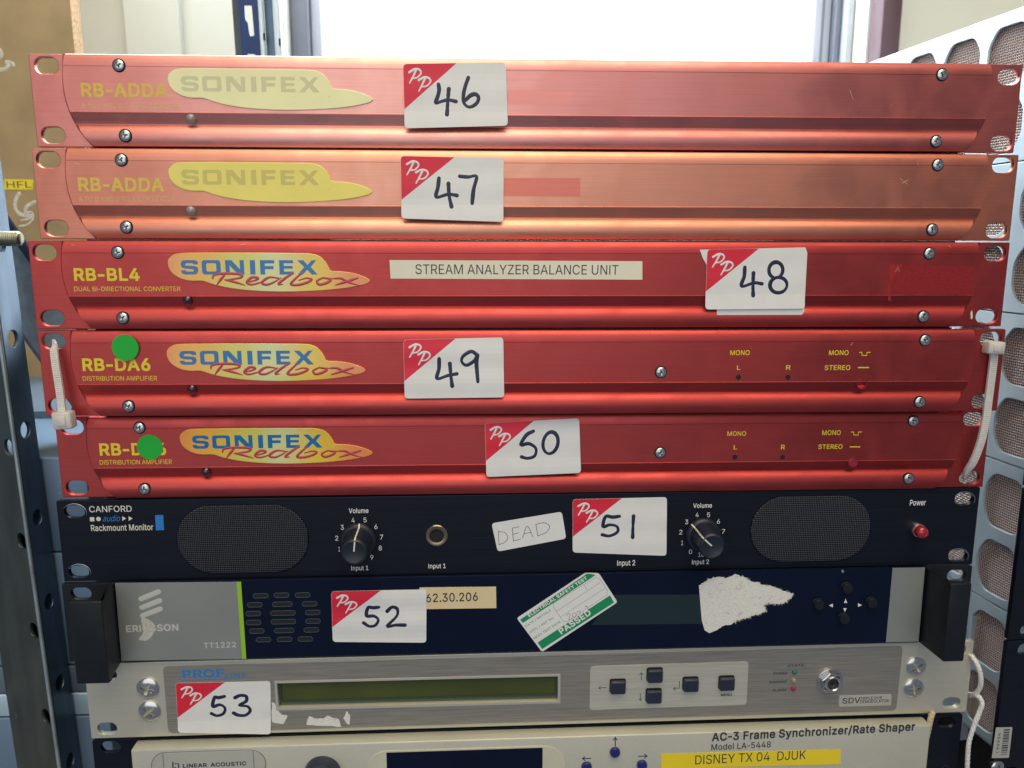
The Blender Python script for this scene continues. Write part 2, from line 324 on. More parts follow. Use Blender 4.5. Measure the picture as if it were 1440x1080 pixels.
# letter outlines: {character: [advance, [closed outlines x,y,...]]}
GLYPH_DATA = ('[{"-":[453,[[[337,244,115,244,114,189,337,188]]]],".":[188,[[[121,80,107,86,85,86,71,80,56,65,50,51,50,31,56,17,71,2,85,-4,107,-4,121,2,134,15,142,41,140,53,134,67]]]],"/":[249,[[[233,532,179,532,176,529,15,-76,72,-75,230,511]]]],"0":[453,[[[323,485,279,509,253,515,201,515,175,509,131,485,100,454,88,436,66,388,52,328,48,292,48,216,52,180,66,120,82,82,108,44,143,15,179,-1,215,-7,257,-5,281,1,323,23,360,62,374,86,394,144,404,206,406,254,404,302,394,364,380,406,364,438,350,458],[292,434,304,422,324,386,338,334,344,284,344,224,336,164,324,122,304,88,287,71,277,63,247,51,207,51,177,63,148,90,132,118,122,146,110,214,110,294,116,340,124,370,140,406,152,424,175,445,211,459,245,459,275,447]]]],"1":[453,[[[275,508,197,508,86,427,87,358,205,446,212,447,212,55,77,54,77,0,392,1,391,54,276,55]]]],"2":[453,[[[331,480,309,496,267,512,235,516,183,512,163,506,125,486,86,443,70,403,66,383,67,362,127,362,128,381,134,403,144,423,163,442,197,458,237,460,273,450,304,425,318,397,320,355,312,327,282,281,64,47,65,0,390,1,389,56,154,57,154,61,172,81,288,201,326,245,368,309,380,353,378,405,362,445]]]],"3":[453,[[[371,509,70,508,71,451,288,450,158,300,158,248,229,247,275,235,295,221,314,200,322,186,328,164,326,116,312,88,285,65,261,55,241,51,205,49,175,55,155,63,126,86,114,108,109,131,45,131,46,108,70,56,113,19,153,1,181,-5,243,-7,265,-3,309,11,325,21,341,33,372,68,386,98,392,120,392,170,382,204,372,222,345,253,307,277,287,285,263,289,222,290,372,460]]]],"4":[453,[[[309,508,247,508,244,505,42,163,40,105,281,104,282,1,343,0,344,103,414,105,413,162,344,163,343,318,282,317,281,162,110,163,110,169]]]],"5":[453,[[[365,509,96,508,68,254,129,247,157,265,189,275,233,277,251,273,275,263,298,244,320,210,328,178,326,136,308,92,279,65,243,51,209,49,167,63,138,88,126,110,121,129,60,128,68,86,88,52,119,23,157,3,201,-7,261,-3,289,5,313,17,335,33,358,58,380,96,390,136,390,190,380,230,358,270,321,307,291,323,251,333,211,333,171,323,151,313,137,301,134,302,150,450,365,451]]]],"6":[453,[[[321,509,253,509,248,504,114,306,86,256,72,218,64,178,64,140,76,90,94,58,123,27,165,3,215,-7,249,-7,293,5,327,25,348,44,368,72,384,110,388,130,388,184,384,204,368,244,329,287,299,303,261,313,215,313,176,298],[290,244,312,218,320,202,328,172,328,142,320,112,308,90,289,69,277,61,245,49,199,51,161,71,142,94,130,118,126,136,128,190,144,224,161,243,175,253,199,263,213,265,253,263,267,259]]]],"7":[453,[[[391,508,62,507,63,452,324,451,98,3,99,0,166,1,392,449]]]],"8":[453,[[[333,481,297,503,261,513,205,515,165,507,121,483,94,456,74,416,70,372,76,340,86,318,109,289,123,279,154,266,131,259,103,243,70,206,54,164,52,116,60,86,78,56,119,19,149,5,203,-7,251,-7,309,7,339,23,366,46,384,70,396,96,400,116,400,156,394,180,382,206,349,243,327,257,300,266,333,281,352,298,370,324,380,358,382,388,378,416,362,450],[306,208,328,180,336,156,336,122,330,102,307,73,285,59,267,53,243,49,211,49,173,57,151,69,132,86,116,122,116,156,130,190,155,215,177,227,197,233,241,235,275,227],[286,444,310,418,320,376,316,350,308,330,289,309,251,291,215,289,175,301,150,322,136,348,134,392,142,416,165,443,189,455,207,459,245,459,263,455]]]],"9":[453,[[[329,482,291,504,265,512,215,516,179,510,161,504,123,482,96,455,74,415,64,373,66,315,72,291,86,263,102,241,133,216,177,198,227,194,259,202,276,211,131,0,199,0,204,5,336,199,374,271,388,323,390,347,386,387,368,435,348,463],[292,437,308,419,320,395,328,365,328,335,324,319,312,291,300,273,279,256,243,244,209,244,187,250,169,260,140,291,126,333,126,371,134,399,146,421,173,446,189,454,213,460,253,458,277,448]]]],"A":[480,[[[275,508,200,507,17,0,86,1,135,142,343,142,394,1,462,1],[240,453,264,369,324,199,155,198,202,333,234,443]]]],"B":[456,[[[359,470,329,492,309,500,271,508,60,507,61,0,275,0,303,4,331,12,363,28,390,51,402,69,418,117,418,155,410,189,394,217,371,240,339,258,316,263,317,268,351,282,374,301,388,321,396,345,398,391,394,411,382,441],[328,203,350,169,356,149,356,137,350,105,325,76,301,64,275,58,126,57,127,230,271,230,295,224],[314,429,324,417,332,399,336,359,330,337,320,321,305,306,27'
    '7,290,257,286,126,285,127,452,251,452,285,446]]]],"C":[510,[[[415,461,373,491,333,507,295,515,237,515,183,501,151,485,129,469,86,422,62,376,48,332,40,272,42,210,54,154,72,110,98,70,129,39,149,25,197,3,231,-5,305,-5,349,7,381,23,407,41,430,64,448,90,464,124,472,158,409,159,402,136,376,96,353,77,327,63,285,53,247,53,209,63,173,83,136,124,114,172,104,224,104,284,108,312,122,358,144,396,173,425,207,445,247,455,291,455,329,445,349,435,378,410,402,372,409,347,473,347,470,366,450,416]]]],"D":[502,[[[399,442,351,480,327,492,283,504,261,508,60,507,61,0,237,0,285,6,321,16,351,30,377,48,414,87,434,119,456,181,462,237,462,273,456,329,446,363,424,409],[336,417,358,395,380,361,388,339,398,291,400,255,396,205,386,165,368,127,335,92,317,80,285,66,249,58,127,56,126,451,255,450,301,438]]]],"E":[419,[[[371,508,60,507,61,0,376,1,375,56,126,57,127,228,356,229,355,286,127,286,126,451,371,452]]]],"F":[410,[[[369,508,60,507,61,0,126,1,127,220,346,221,345,278,126,279,126,451,369,452]]]],"G":[520,[[[411,463,379,487,339,505,293,515,235,515,181,501,147,483,123,465,100,442,78,410,68,392,50,342,42,300,40,236,46,180,66,122,86,86,127,41,151,23,179,9,231,-5,283,-7,325,-1,361,11,397,31,420,50,452,92,468,128,476,166,477,255,284,254,285,199,414,198,410,158,400,130,386,106,349,73,329,63,289,53,247,53,229,57,205,65,169,87,148,108,124,146,114,172,104,224,104,284,108,312,122,358,148,402,165,419,205,445,245,455,291,455,315,449,347,435,366,420,392,386,409,349,473,349,466,384,456,406,432,442]]]],"H":[517,[[[457,508,392,507,391,288,127,288,126,507,60,507,61,0,126,1,127,232,391,232,392,1,458,1]]]],"I":[190,[[[129,508,62,507,63,0,130,1]]]],"J":[396,[[[336,509,273,508,273,146,267,104,249,74,220,55,206,51,164,51,150,55,132,65,115,82,105,100,99,120,99,172,33,172,35,112,43,82,57,54,84,25,122,3,176,-7,216,-5,248,3,272,15,290,29,313,54,327,82,335,112,337,146]]]],"K":[467,[[[445,508,363,508,184,315,125,244,126,507,60,507,61,0,126,1,126,169,197,244,373,0,448,1,244,287,244,291]]]],"L":[393,[[[125,508,60,507,60,1,361,0,361,56,126,57]]]],"M":[628,[[[567,508,477,508,474,505,352,189,315,74,278,187,154,505,151,508,60,507,61,0,122,1,121,432,170,289,287,0,341,0,344,3,456,289,505,432,504,1,568,1]]]],"N":[523,[[[463,508,400,507,401,82,364,151,138,507,60,507,61,0,126,1,126,291,121,428,198,295,386,1,464,1]]]],"O":[533,[[[405,469,357,499,329,509,299,515,237,515,183,501,151,485,129,469,102,442,80,412,58,366,42,298,40,236,46,186,58,142,84,90,102,66,129,39,149,25,197,3,231,-5,283,-7,331,1,385,25,405,39,432,66,462,110,478,146,492,216,494,254,488,320,478,362,462,398,432,442],[368,420,384,404,406,370,426,314,430,286,430,224,426,194,414,156,386,108,365,87,329,65,289,53,247,53,209,63,179,79,148,108,130,134,114,172,104,224,104,284,108,312,122,358,146,398,175,427,207,445,225,451,247,455,289,455,309,451,347,435]]]],"P":[445,[[[351,476,311,498,263,508,60,507,61,0,126,1,127,186,263,186,289,190,323,202,347,216,372,239,388,261,406,311,406,383,390,431,380,447],[314,427,332,405,342,379,344,327,328,283,309,264,285,250,251,242,126,243,127,452,267,450,297,440]]]],"R":[449,[[[367,466,333,490,281,506,60,507,61,0,126,1,127,198,247,198,352,1,428,1,314,209,349,226,374,247,386,263,406,309,406,395,392,431],[320,425,340,393,344,373,344,331,336,303,319,280,297,266,259,256,126,255,127,452,269,450,295,442]]]],"S":[447,[[[351,477,315,499,277,511,251,515,189,513,159,507,123,491,93,469,66,434,52,392,52,362,58,330,76,300,95,281,133,257,195,235,259,219,305,201,332,180,346,150,346,126,342,114,321,81,285,59,241,49,185,53,159,61,141,71,118,94,110,110,103,137,39,137,44,100,56,72,68,54,107,19,147,1,199,-9,251,-9,277,-5,301,1,341,19,378,52,394,76,408,118,408,154,402,184,380,220,359,239,311,265,209,293,157,313,124,342,116,360,116,392,130,420,147,437,169,449,211,459,261,455,297,441,313,429,328,410,339,377,401,377,400,396,388,432,372,456]]]],"T":[449,[[[417,508,32,507,33,452,194,451,195,0,258,1,258,451,417,452]]]],"U":[517,[[[457,508,394,507,394,179,392,155,384,127,370,101,345,76,315,60,279,52,227,54,183,70,156,91,132,129,124,161,124,50'
    '7,60,507,62,143,72,105,86,77,98,59,135,26,173,6,209,-4,231,-8,287,-8,339,4,363,14,403,42,422,63,444,101,456,145]]]],"V":[480,[[[461,508,395,508,392,503,280,181,241,54,202,181,86,505,83,508,16,507,205,0,277,0,280,3,456,487]]]],"W":[686,[[[669,508,602,507,504,123,493,66,458,215,382,505,379,508,307,508,228,215,193,62,174,157,84,505,81,508,17,508,154,1,229,0,232,5,324,341,343,436,364,333,454,1,529,0]]]],"X":[474,[[[443,508,373,508,264,351,239,304,210,353,105,508,30,507,200,259,19,0,91,0,180,125,222,189,237,218,298,119,383,0,456,1,276,261,440,499]]]],"Y":[472,[[[453,508,381,508,378,505,260,311,237,264,208,319,94,505,91,508,18,507,204,207,205,0,268,1,268,209]]]],"Z":[438,[[[397,508,40,507,41,452,324,453,268,379,42,47,43,0,400,1,399,56,116,57,170,129,398,463]]]],"a":[389,[[[297,353,263,373,227,383,165,383,137,377,105,365,77,345,50,312,42,294,45,289,99,275,108,290,131,313,145,321,185,331,223,329,243,321,264,302,272,288,276,268,276,248,272,240,259,231,123,211,69,189,46,166,38,152,30,122,32,82,38,62,52,38,81,11,115,-3,143,-9,189,-7,229,7,241,15,273,51,277,51,279,-1,338,0,336,278,330,306,324,318,316,332],[276,188,276,126,270,104,258,84,239,65,205,49,187,45,161,45,131,51,113,61,100,74,92,92,94,122,100,136,121,153,145,163,253,179]]]],"c":[396,[[[315,350,293,364,259,378,233,384,183,384,139,372,119,362,105,352,68,313,50,279,40,247,34,201,36,153,44,113,62,73,76,53,113,18,151,0,183,-8,227,-8,261,-2,285,8,311,24,334,45,350,69,362,101,305,116,290,85,277,70,259,58,233,48,217,46,175,50,147,64,122,91,108,115,98,153,96,205,108,259,128,293,159,320,191,330,233,328,257,320,282,301,296,281,303,262,361,276,358,291,348,311]]]],"d":[424,[[[371,508,312,507,311,318,306,319,290,343,273,360,253,374,217,384,175,384,137,374,105,356,76,329,52,287,42,259,34,217,34,161,42,119,54,85,80,43,97,26,131,4,173,-8,211,-8,241,-2,269,14,288,31,304,55,313,58,315,0,372,1],[270,307,294,277,310,229,312,169,300,115,284,85,253,58,225,48,173,50,147,64,124,87,112,107,102,135,96,171,96,207,108,263,124,291,143,310,173,326,189,330,221,330,247,322]]]],"e":[404,[[[319,342,293,362,251,380,227,384,181,384,149,376,119,362,99,348,64,307,46,269,38,241,34,213,36,149,46,107,62,73,76,53,113,18,141,4,187,-8,249,-6,285,4,311,18,336,39,354,63,365,92,307,104,292,79,279,66,259,54,223,46,197,46,171,52,149,62,118,91,102,127,96,159,97,168,371,168,370,229,364,263,342,315],[274,305,290,285,300,265,308,237,307,220,96,221,102,255,116,283,139,308,165,324,191,330,221,330,249,322]]]],"h":[410,[[[310,360,282,376,246,384,208,384,188,380,164,370,144,356,127,337,116,318,115,507,53,507,54,0,115,1,115,251,121,273,137,299,154,314,192,328,232,328,246,324,260,316,283,291,291,275,297,235,297,1,357,1,357,263,345,313,333,335]]]],"i":[167,[[[114,378,53,377,54,0,115,1],[112,514,92,524,76,524,58,516,43,497,41,477,45,465,62,448,72,444,96,444,106,448,115,455,127,475,127,491]]]],"k":[381,[[[358,378,284,378,120,212,116,212,115,507,53,507,54,0,115,1,115,141,154,178,294,0,371,1,201,217]]]],"l":[184,[[[123,530,60,529,61,0,124,1]]]],"m":[610,[[[516,360,498,372,468,384,424,386,392,380,366,368,350,356,329,333,318,310,301,345,274,372,238,386,202,386,176,378,144,358,131,345,114,314,113,377,54,378,53,1,115,1,115,261,121,279,129,295,150,316,184,330,214,330,230,326,248,316,263,301,273,277,275,1,334,0,337,269,349,297,370,318,402,330,432,330,460,322,472,314,491,289,495,273,497,1,556,0,557,275,549,313,533,341]]]],"n":[410,[[[310,360,282,376,246,384,208,384,188,380,164,370,144,356,114,316,113,377,53,377,54,0,115,1,115,251,121,273,137,299,154,314,192,328,232,328,246,324,260,316,283,291,291,275,297,235,297,1,357,1,357,263,345,313,333,335]]]],"o":[415,[[[313,350,297,362,259,378,233,384,183,384,139,372,119,362,105,352,68,313,50,279,40,247,34,201,36,153,44,113,62,73,76,53,113,18,141,4,173,-6,233,-8,275,4,299,16,336,49,352,71,370,109,378,141,382,187,380,221,374,253,360,291,344,317],[272,309,300,275,316,227,320,187,316,147,308,117,288,83,257,56,215,46,185,48,159,56,147,64,122,91,108,115,100,143,96,205,102,241,112,269,128,293,147,312,175,326,191,330,2'
    '25,330,257,320]]]],"p":[424,[[[326,351,314,361,274,379,256,383,204,383,184,379,160,367,135,344,121,322,114,319,112,379,53,378,54,-143,115,-142,116,59,152,17,182,-1,206,-7,256,-7,290,3,326,25,349,48,371,84,379,106,389,154,387,238,379,272,367,300,347,330],[279,312,303,288,317,260,325,230,327,162,317,118,297,82,268,57,236,47,206,47,186,51,164,63,141,84,121,126,113,164,113,216,125,264,139,290,162,313,192,327,240,329,260,323]]]],"r":[259,[[[242,384,194,384,168,376,150,366,131,349,114,320,112,378,53,377,54,0,115,1,115,257,121,275,129,289,160,316,196,326,242,322]]]],"t":[227,[[[125,470,66,469,66,379,7,378,6,327,66,325,66,73,80,35,95,18,123,2,147,-4,191,-4,212,3,202,53,185,50,151,52,141,56,128,75,126,325,203,326,204,377,126,379]]]],"u":[410,[[[356,379,297,378,297,154,293,120,277,86,260,69,240,57,218,51,182,51,166,55,148,65,127,88,115,120,115,378,53,378,53,118,57,92,67,62,79,42,102,19,126,5,154,-3,202,-5,222,-1,248,11,272,29,287,48,298,69,299,0,357,0]]]],"w":[567,[[[544,378,479,377,431,199,423,179,398,70,361,221,317,377,252,378,199,191,170,68,151,153,89,375,86,378,24,378,137,1,198,0,201,5,253,185,284,308,297,249,367,1,428,0]]]],"y":[389,[[[370,379,306,379,303,376,215,132,194,59,167,152,85,378,17,378,163,0,147,-48,124,-81,96,-91,74,-87,62,-87,59,-90,48,-139,72,-145,110,-145,128,-141,150,-131,168,-117,189,-90,205,-58]]]],"z":[380,[[[333,378,48,377,49,322,253,322,254,319,42,47,43,0,340,1,339,56,126,57,138,77,334,331]]]]," ":[188,[]]},{"-":[467,[[[345,252,111,254,104,247,104,185,111,178,341,178,348,185,348,247]]]],".":[202,[[[129,88,111,96,81,96,63,88,48,73,40,55,40,27,48,9,63,-6,81,-14,111,-14,129,-6,142,7,150,25,152,45,142,75]]]],"/":[263,[[[241,540,175,542,166,533,6,-61,4,-79,11,-86,75,-86,82,-79,240,507,244,523]]]],"0":[467,[[[331,493,283,519,257,525,197,525,171,519,123,493,92,462,80,444,56,392,42,332,38,296,38,212,42,176,56,116,74,74,100,36,135,7,175,-11,211,-17,243,-17,285,-9,311,3,331,15,368,54,384,82,398,120,410,170,414,202,416,258,410,338,394,400,372,446,358,466],[284,426,296,414,314,382,328,330,334,280,334,228,326,168,314,128,304,108,279,79,269,71,243,61,211,61,179,75,156,98,142,122,132,150,120,218,120,290,126,336,134,366,148,398,160,416,183,437,215,449,241,449,267,439]]]],"1":[467,[[[283,516,193,518,89,444,76,431,76,355,83,348,95,350,202,427,202,65,69,62,66,57,66,-3,73,-10,395,-10,402,-3,402,57,399,62,286,65,286,511]]]],"2":[467,[[[339,488,317,504,271,522,239,526,193,524,159,516,117,494,78,451,66,427,56,387,56,359,63,352,135,354,138,359,140,387,152,415,177,438,201,448,215,450,253,446,283,430,296,417,308,393,310,359,306,341,292,313,254,265,56,55,54,-3,57,-8,393,-10,398,-7,400,59,393,66,176,67,334,237,364,279,382,315,390,349,388,409,370,453]]]],"3":[467,[[[379,517,67,519,62,516,60,448,67,441,266,440,150,308,148,244,155,237,225,237,261,229,279,219,300,200,312,182,318,160,318,130,314,114,304,96,289,81,257,65,215,59,167,69,145,83,128,104,120,124,120,134,113,141,37,139,34,134,36,104,56,58,81,29,105,11,139,-5,165,-13,193,-17,247,-17,277,-11,317,3,349,25,380,60,396,94,402,116,402,174,388,216,370,244,333,275,291,295,246,300,380,452,382,512]]]],"4":[467,[[[317,516,243,518,236,513,30,163,30,101,37,94,271,94,272,-3,279,-10,351,-8,354,-3,354,93,417,94,424,101,422,169,417,172,354,173,352,325,347,328,279,328,274,325,271,172,126,173,314,491,320,503]]]],"5":[467,[[[373,517,93,519,86,512,58,274,60,246,73,241,133,237,161,255,193,265,229,267,247,263,267,255,298,226,310,206,318,174,316,140,300,100,271,73,239,61,201,61,169,75,146,96,136,114,134,128,125,139,53,137,50,132,52,104,58,82,68,62,80,44,103,21,139,-1,159,-9,197,-17,237,-17,293,-5,321,9,343,25,366,50,390,92,400,132,398,206,390,234,374,266,339,307,295,333,255,343,193,341,148,324,161,441,369,441,376,448,376,512]]]],"6":[467,[[[329,517,249,519,240,512,106,314,76,260,62,222,54,182,54,136,66,86,86,50,115,19,161,-7,211,-17,253,-17,297,-5,335,17,356,36,376,64,394,106,398,126,398,188,386,232,368,264,337,295,303,313,265,323,206,322,330,500,332,512],[282,236,304,210,318,168,318,146,306,108,281,77,261,65'
    ',241,59,213,59,191,65,158,90,140,122,136,140,136,176,148,210,169,235,183,245,203,253,249,253]]]],"7":[467,[[[399,516,59,518,54,515,52,449,59,442,308,441,88,7,91,-8,169,-10,174,-7,402,445,402,511]]]],"8":[467,[[[341,489,301,513,265,523,201,525,177,521,147,511,113,491,86,464,68,430,60,392,60,368,66,336,86,298,101,281,122,266,95,251,62,214,44,168,42,112,50,82,70,48,95,23,135,-1,157,-9,199,-17,255,-17,295,-9,341,11,361,25,388,56,402,82,410,112,410,160,404,184,382,226,357,251,332,266,360,290,378,316,386,336,392,368,390,408,384,430,370,458],[298,200,320,172,326,152,326,126,316,100,299,81,287,73,263,63,239,59,201,61,165,73,151,83,136,100,126,126,128,160,138,182,169,211,201,223,237,225,271,217],[278,436,302,410,308,388,308,362,304,348,298,336,281,317,247,301,219,299,183,309,158,330,146,352,144,388,150,408,173,435,193,445,211,449,241,449]]]],"9":[467,[[[337,490,295,514,269,522,211,526,175,520,157,514,115,490,88,463,64,419,54,377,54,327,62,287,86,243,119,212,149,196,185,186,244,185,122,9,120,-3,127,-10,203,-10,212,-3,344,191,384,267,398,319,400,351,396,391,376,443,356,471],[284,429,300,411,310,391,318,361,318,339,304,299,291,280,263,260,239,254,213,254,183,264,152,293,138,327,136,367,150,407,181,438,217,450,249,448,269,440]]]],"A":[494,[[[283,516,197,518,192,515,12,23,6,5,9,-8,89,-10,94,-7,143,132,335,132,386,-7,391,-10,465,-10,470,-7,472,9,298,483],[240,417,254,365,308,209,171,208]]]],"B":[470,[[[367,478,333,502,313,510,275,518,57,518,52,515,50,-3,53,-8,279,-10,307,-6,345,6,371,20,398,43,410,61,418,77,428,113,428,159,420,193,393,236,371,254,344,267,373,284,388,301,402,325,408,355,408,395,404,415,390,449],[320,195,340,165,346,141,344,121,338,107,317,84,297,74,271,68,136,67,137,220,267,220,291,214],[306,421,320,401,326,363,322,347,312,329,289,308,273,300,233,294,136,295,137,442,247,442,281,436]]]],"C":[524,[[[423,469,381,499,337,517,299,525,233,525,179,511,143,493,121,477,78,430,52,380,38,336,30,276,32,206,44,150,64,102,90,62,121,31,141,17,193,-7,227,-15,309,-15,353,-3,389,15,415,33,438,56,456,82,468,104,480,138,480,166,475,169,405,169,396,158,394,146,382,122,367,103,339,81,311,69,281,63,251,63,213,73,181,91,144,132,124,176,114,228,114,280,118,308,126,338,138,366,152,388,181,417,199,429,229,441,251,445,287,445,325,435,359,413,378,392,392,368,401,339,481,339,484,352,466,408,446,442]]]],"D":[516,[[[407,450,359,488,331,502,287,514,265,518,57,518,52,515,50,-3,53,-8,241,-10,289,-4,325,6,359,22,385,40,422,79,444,115,466,177,472,233,472,277,466,333,456,367,432,417],[328,409,350,387,372,351,388,287,386,209,376,169,360,135,327,100,309,88,281,76,245,68,137,66,136,441,251,440,297,428]]]],"E":[433,[[[379,516,57,518,52,515,50,-3,53,-8,379,-10,384,-7,386,59,379,66,136,67,137,218,359,218,366,225,366,289,359,296,137,296,136,441,375,442,382,449,382,511]]]],"F":[424,[[[377,516,57,518,52,515,50,-3,53,-8,129,-10,136,-3,137,210,349,210,356,217,356,281,349,288,136,289,136,441,373,442,380,449,380,511]]]],"G":[534,[[[419,471,387,495,343,515,297,525,231,525,177,511,145,495,115,473,92,450,76,428,58,396,36,332,30,276,30,232,36,176,56,118,74,84,92,60,119,33,143,15,175,-1,227,-15,287,-17,329,-11,365,1,405,23,428,42,460,84,474,112,486,162,488,258,481,265,281,265,276,262,274,196,277,191,404,188,394,144,378,114,341,81,307,67,285,63,251,63,233,67,209,75,177,95,156,116,134,150,124,176,114,228,114,280,118,308,126,338,138,366,156,394,173,411,205,433,227,441,249,445,287,445,339,427,372,396,384,378,400,342,405,339,481,341,484,356,470,402,440,450]]]],"H":[531,[[[465,516,389,518,382,511,381,298,137,298,136,511,129,518,57,518,52,515,50,-3,53,-8,129,-10,136,-3,137,222,381,222,382,-3,389,-10,461,-10,466,-7,468,511]]]],"I":[204,[[[137,516,59,518,52,511,52,-3,59,-10,133,-10,140,-3,140,511]]]],"J":[410,[[[344,517,270,519,263,512,263,150,257,108,241,82,226,71,202,61,168,61,154,65,140,73,123,90,115,104,109,124,109,176,106,181,30,183,23,176,25,108,33,78,49,46,76,17,118,-7,172,-17,220,-15,252,-7,280,7,298,21,321,46,337,78,345,108,347,142,347,512]]]],"K":[481,[[[453,516,355,516,176,323,1'
    '35,274,136,511,129,518,57,518,52,515,50,-3,53,-8,129,-10,134,-7,136,163,197,226,365,-8,451,-10,456,-7,458,5,450,19,258,285,258,289,454,499,456,511]]]],"L":[407,[[[133,516,57,518,50,511,50,-3,57,-10,365,-10,372,-3,372,59,365,66,136,67,136,511]]]],"M":[642,[[[575,516,473,518,466,513,342,193,315,110,288,191,162,513,155,518,57,518,52,515,50,-3,53,-8,125,-10,132,-3,133,362,160,285,274,-1,283,-10,345,-10,352,-5,466,285,493,362,494,-3,501,-10,571,-10,576,-7,578,511]]]],"N":[537,[[[471,516,397,518,390,511,389,128,146,515,141,518,57,518,52,515,50,-3,53,-8,129,-10,136,-3,136,295,133,386,190,287,378,-7,383,-10,467,-10,472,-7,474,511]]]],"O":[547,[[[413,477,365,507,333,519,303,525,233,525,179,511,143,493,121,477,94,450,72,420,48,370,32,302,30,232,36,182,48,138,76,82,94,58,121,31,141,17,193,-7,227,-15,287,-17,335,-9,393,17,413,31,440,58,470,102,488,142,502,212,504,258,498,324,488,366,470,406,440,450],[360,412,376,396,398,362,416,310,420,282,420,228,416,198,404,160,378,116,357,95,325,75,285,63,251,63,213,73,179,93,156,116,138,142,124,176,114,228,114,280,118,308,132,354,154,390,183,419,211,435,229,441,251,445,285,445,305,441,339,427]]]],"P":[459,[[[359,484,315,508,267,518,57,518,52,515,50,-3,53,-8,129,-10,136,-3,137,176,267,176,293,180,327,192,355,208,380,231,396,253,406,273,416,307,416,387,408,417,398,439,388,455],[306,419,324,397,332,375,334,331,320,291,301,272,281,260,247,252,136,253,137,442,263,440,287,432]]]],"R":[463,[[[375,474,337,500,285,516,57,518,52,515,50,-3,53,-8,129,-10,136,-3,137,188,239,188,345,-8,431,-10,436,-7,438,5,432,17,330,201,333,206,363,222,382,239,394,255,416,305,416,399,400,439],[312,417,330,389,334,369,334,335,326,307,311,288,293,276,255,266,136,265,137,442,265,440,291,432]]]],"S":[461,[[[359,485,319,509,281,521,255,525,185,523,155,517,115,499,85,477,58,442,42,396,42,358,48,326,68,292,95,267,129,247,191,225,255,209,297,193,324,172,336,146,336,130,332,118,313,89,281,69,237,59,189,63,163,71,149,79,126,102,118,120,116,136,107,147,31,145,28,140,30,112,48,64,60,46,99,11,143,-9,181,-17,255,-19,281,-15,305,-9,349,11,386,44,402,68,412,90,418,114,418,158,412,188,404,206,388,228,367,247,315,275,213,303,165,321,132,350,126,364,128,396,138,412,155,429,173,439,215,449,257,445,277,439,295,429,320,402,326,386,326,376,335,367,409,369,412,374,410,400,398,436,380,464]]]],"T":[463,[[[425,516,29,518,22,511,22,449,29,442,184,441,184,-3,191,-10,261,-10,268,-3,268,441,421,442,428,449,428,511]]]],"U":[531,[[[465,516,391,518,384,511,384,183,380,149,366,115,337,84,311,70,275,62,231,64,191,78,164,99,142,133,134,165,134,511,127,518,57,518,52,515,52,139,62,101,78,69,90,51,127,18,169,-4,205,-14,227,-18,291,-18,343,-6,371,6,411,34,430,55,454,97,466,141,468,511]]]],"V":[494,[[[469,516,391,518,386,515,270,185,241,90,212,185,94,513,87,518,13,518,8,515,8,497,186,15,197,-8,281,-10,288,-5,466,483,472,501]]]],"W":[700,[[[677,516,599,518,592,511,493,118,392,509,383,518,299,516,294,509,193,116,180,177,94,509,85,518,9,516,6,503,10,487,146,-7,151,-10,233,-10,238,-7,343,378,446,-7,451,-10,537,-8,544,7,676,487,680,503]]]],"X":[488,[[[451,516,365,516,256,359,239,328,234,331,218,361,113,516,27,518,22,515,22,499,186,259,10,9,8,-3,11,-8,99,-8,188,117,237,194,290,111,375,-8,459,-10,464,-7,464,9,290,261,298,277,452,497,454,511]]]],"Y":[486,[[[461,516,377,518,370,513,272,353,237,290,99,516,15,518,8,511,12,493,194,203,194,-3,201,-10,271,-10,278,-3,278,203,460,495,464,503]]]],"Z":[452,[[[405,516,37,518,32,515,30,449,37,442,300,441,260,387,34,55,32,-3,35,-8,403,-10,408,-7,410,59,403,66,138,67,178,121,406,455,408,511]]]],"a":[403,[[[305,361,267,383,231,393,161,393,133,387,97,373,69,353,42,320,32,298,34,284,41,279,91,265,107,267,116,282,149,311,189,321,219,319,241,309,256,294,262,284,266,264,266,252,255,241,119,221,89,211,61,197,38,174,28,156,20,126,22,78,28,58,44,30,73,3,119,-15,139,-19,179,-19,221,-9,249,7,267,25,268,-4,275,-11,341,-11,346,-8,346,282,340,310,332,326,324,340],[266,172,266,130,260,110,250,92,221,67,183,55,149,57,127,65,108,82,102,96,104,118,108,128,129,1'
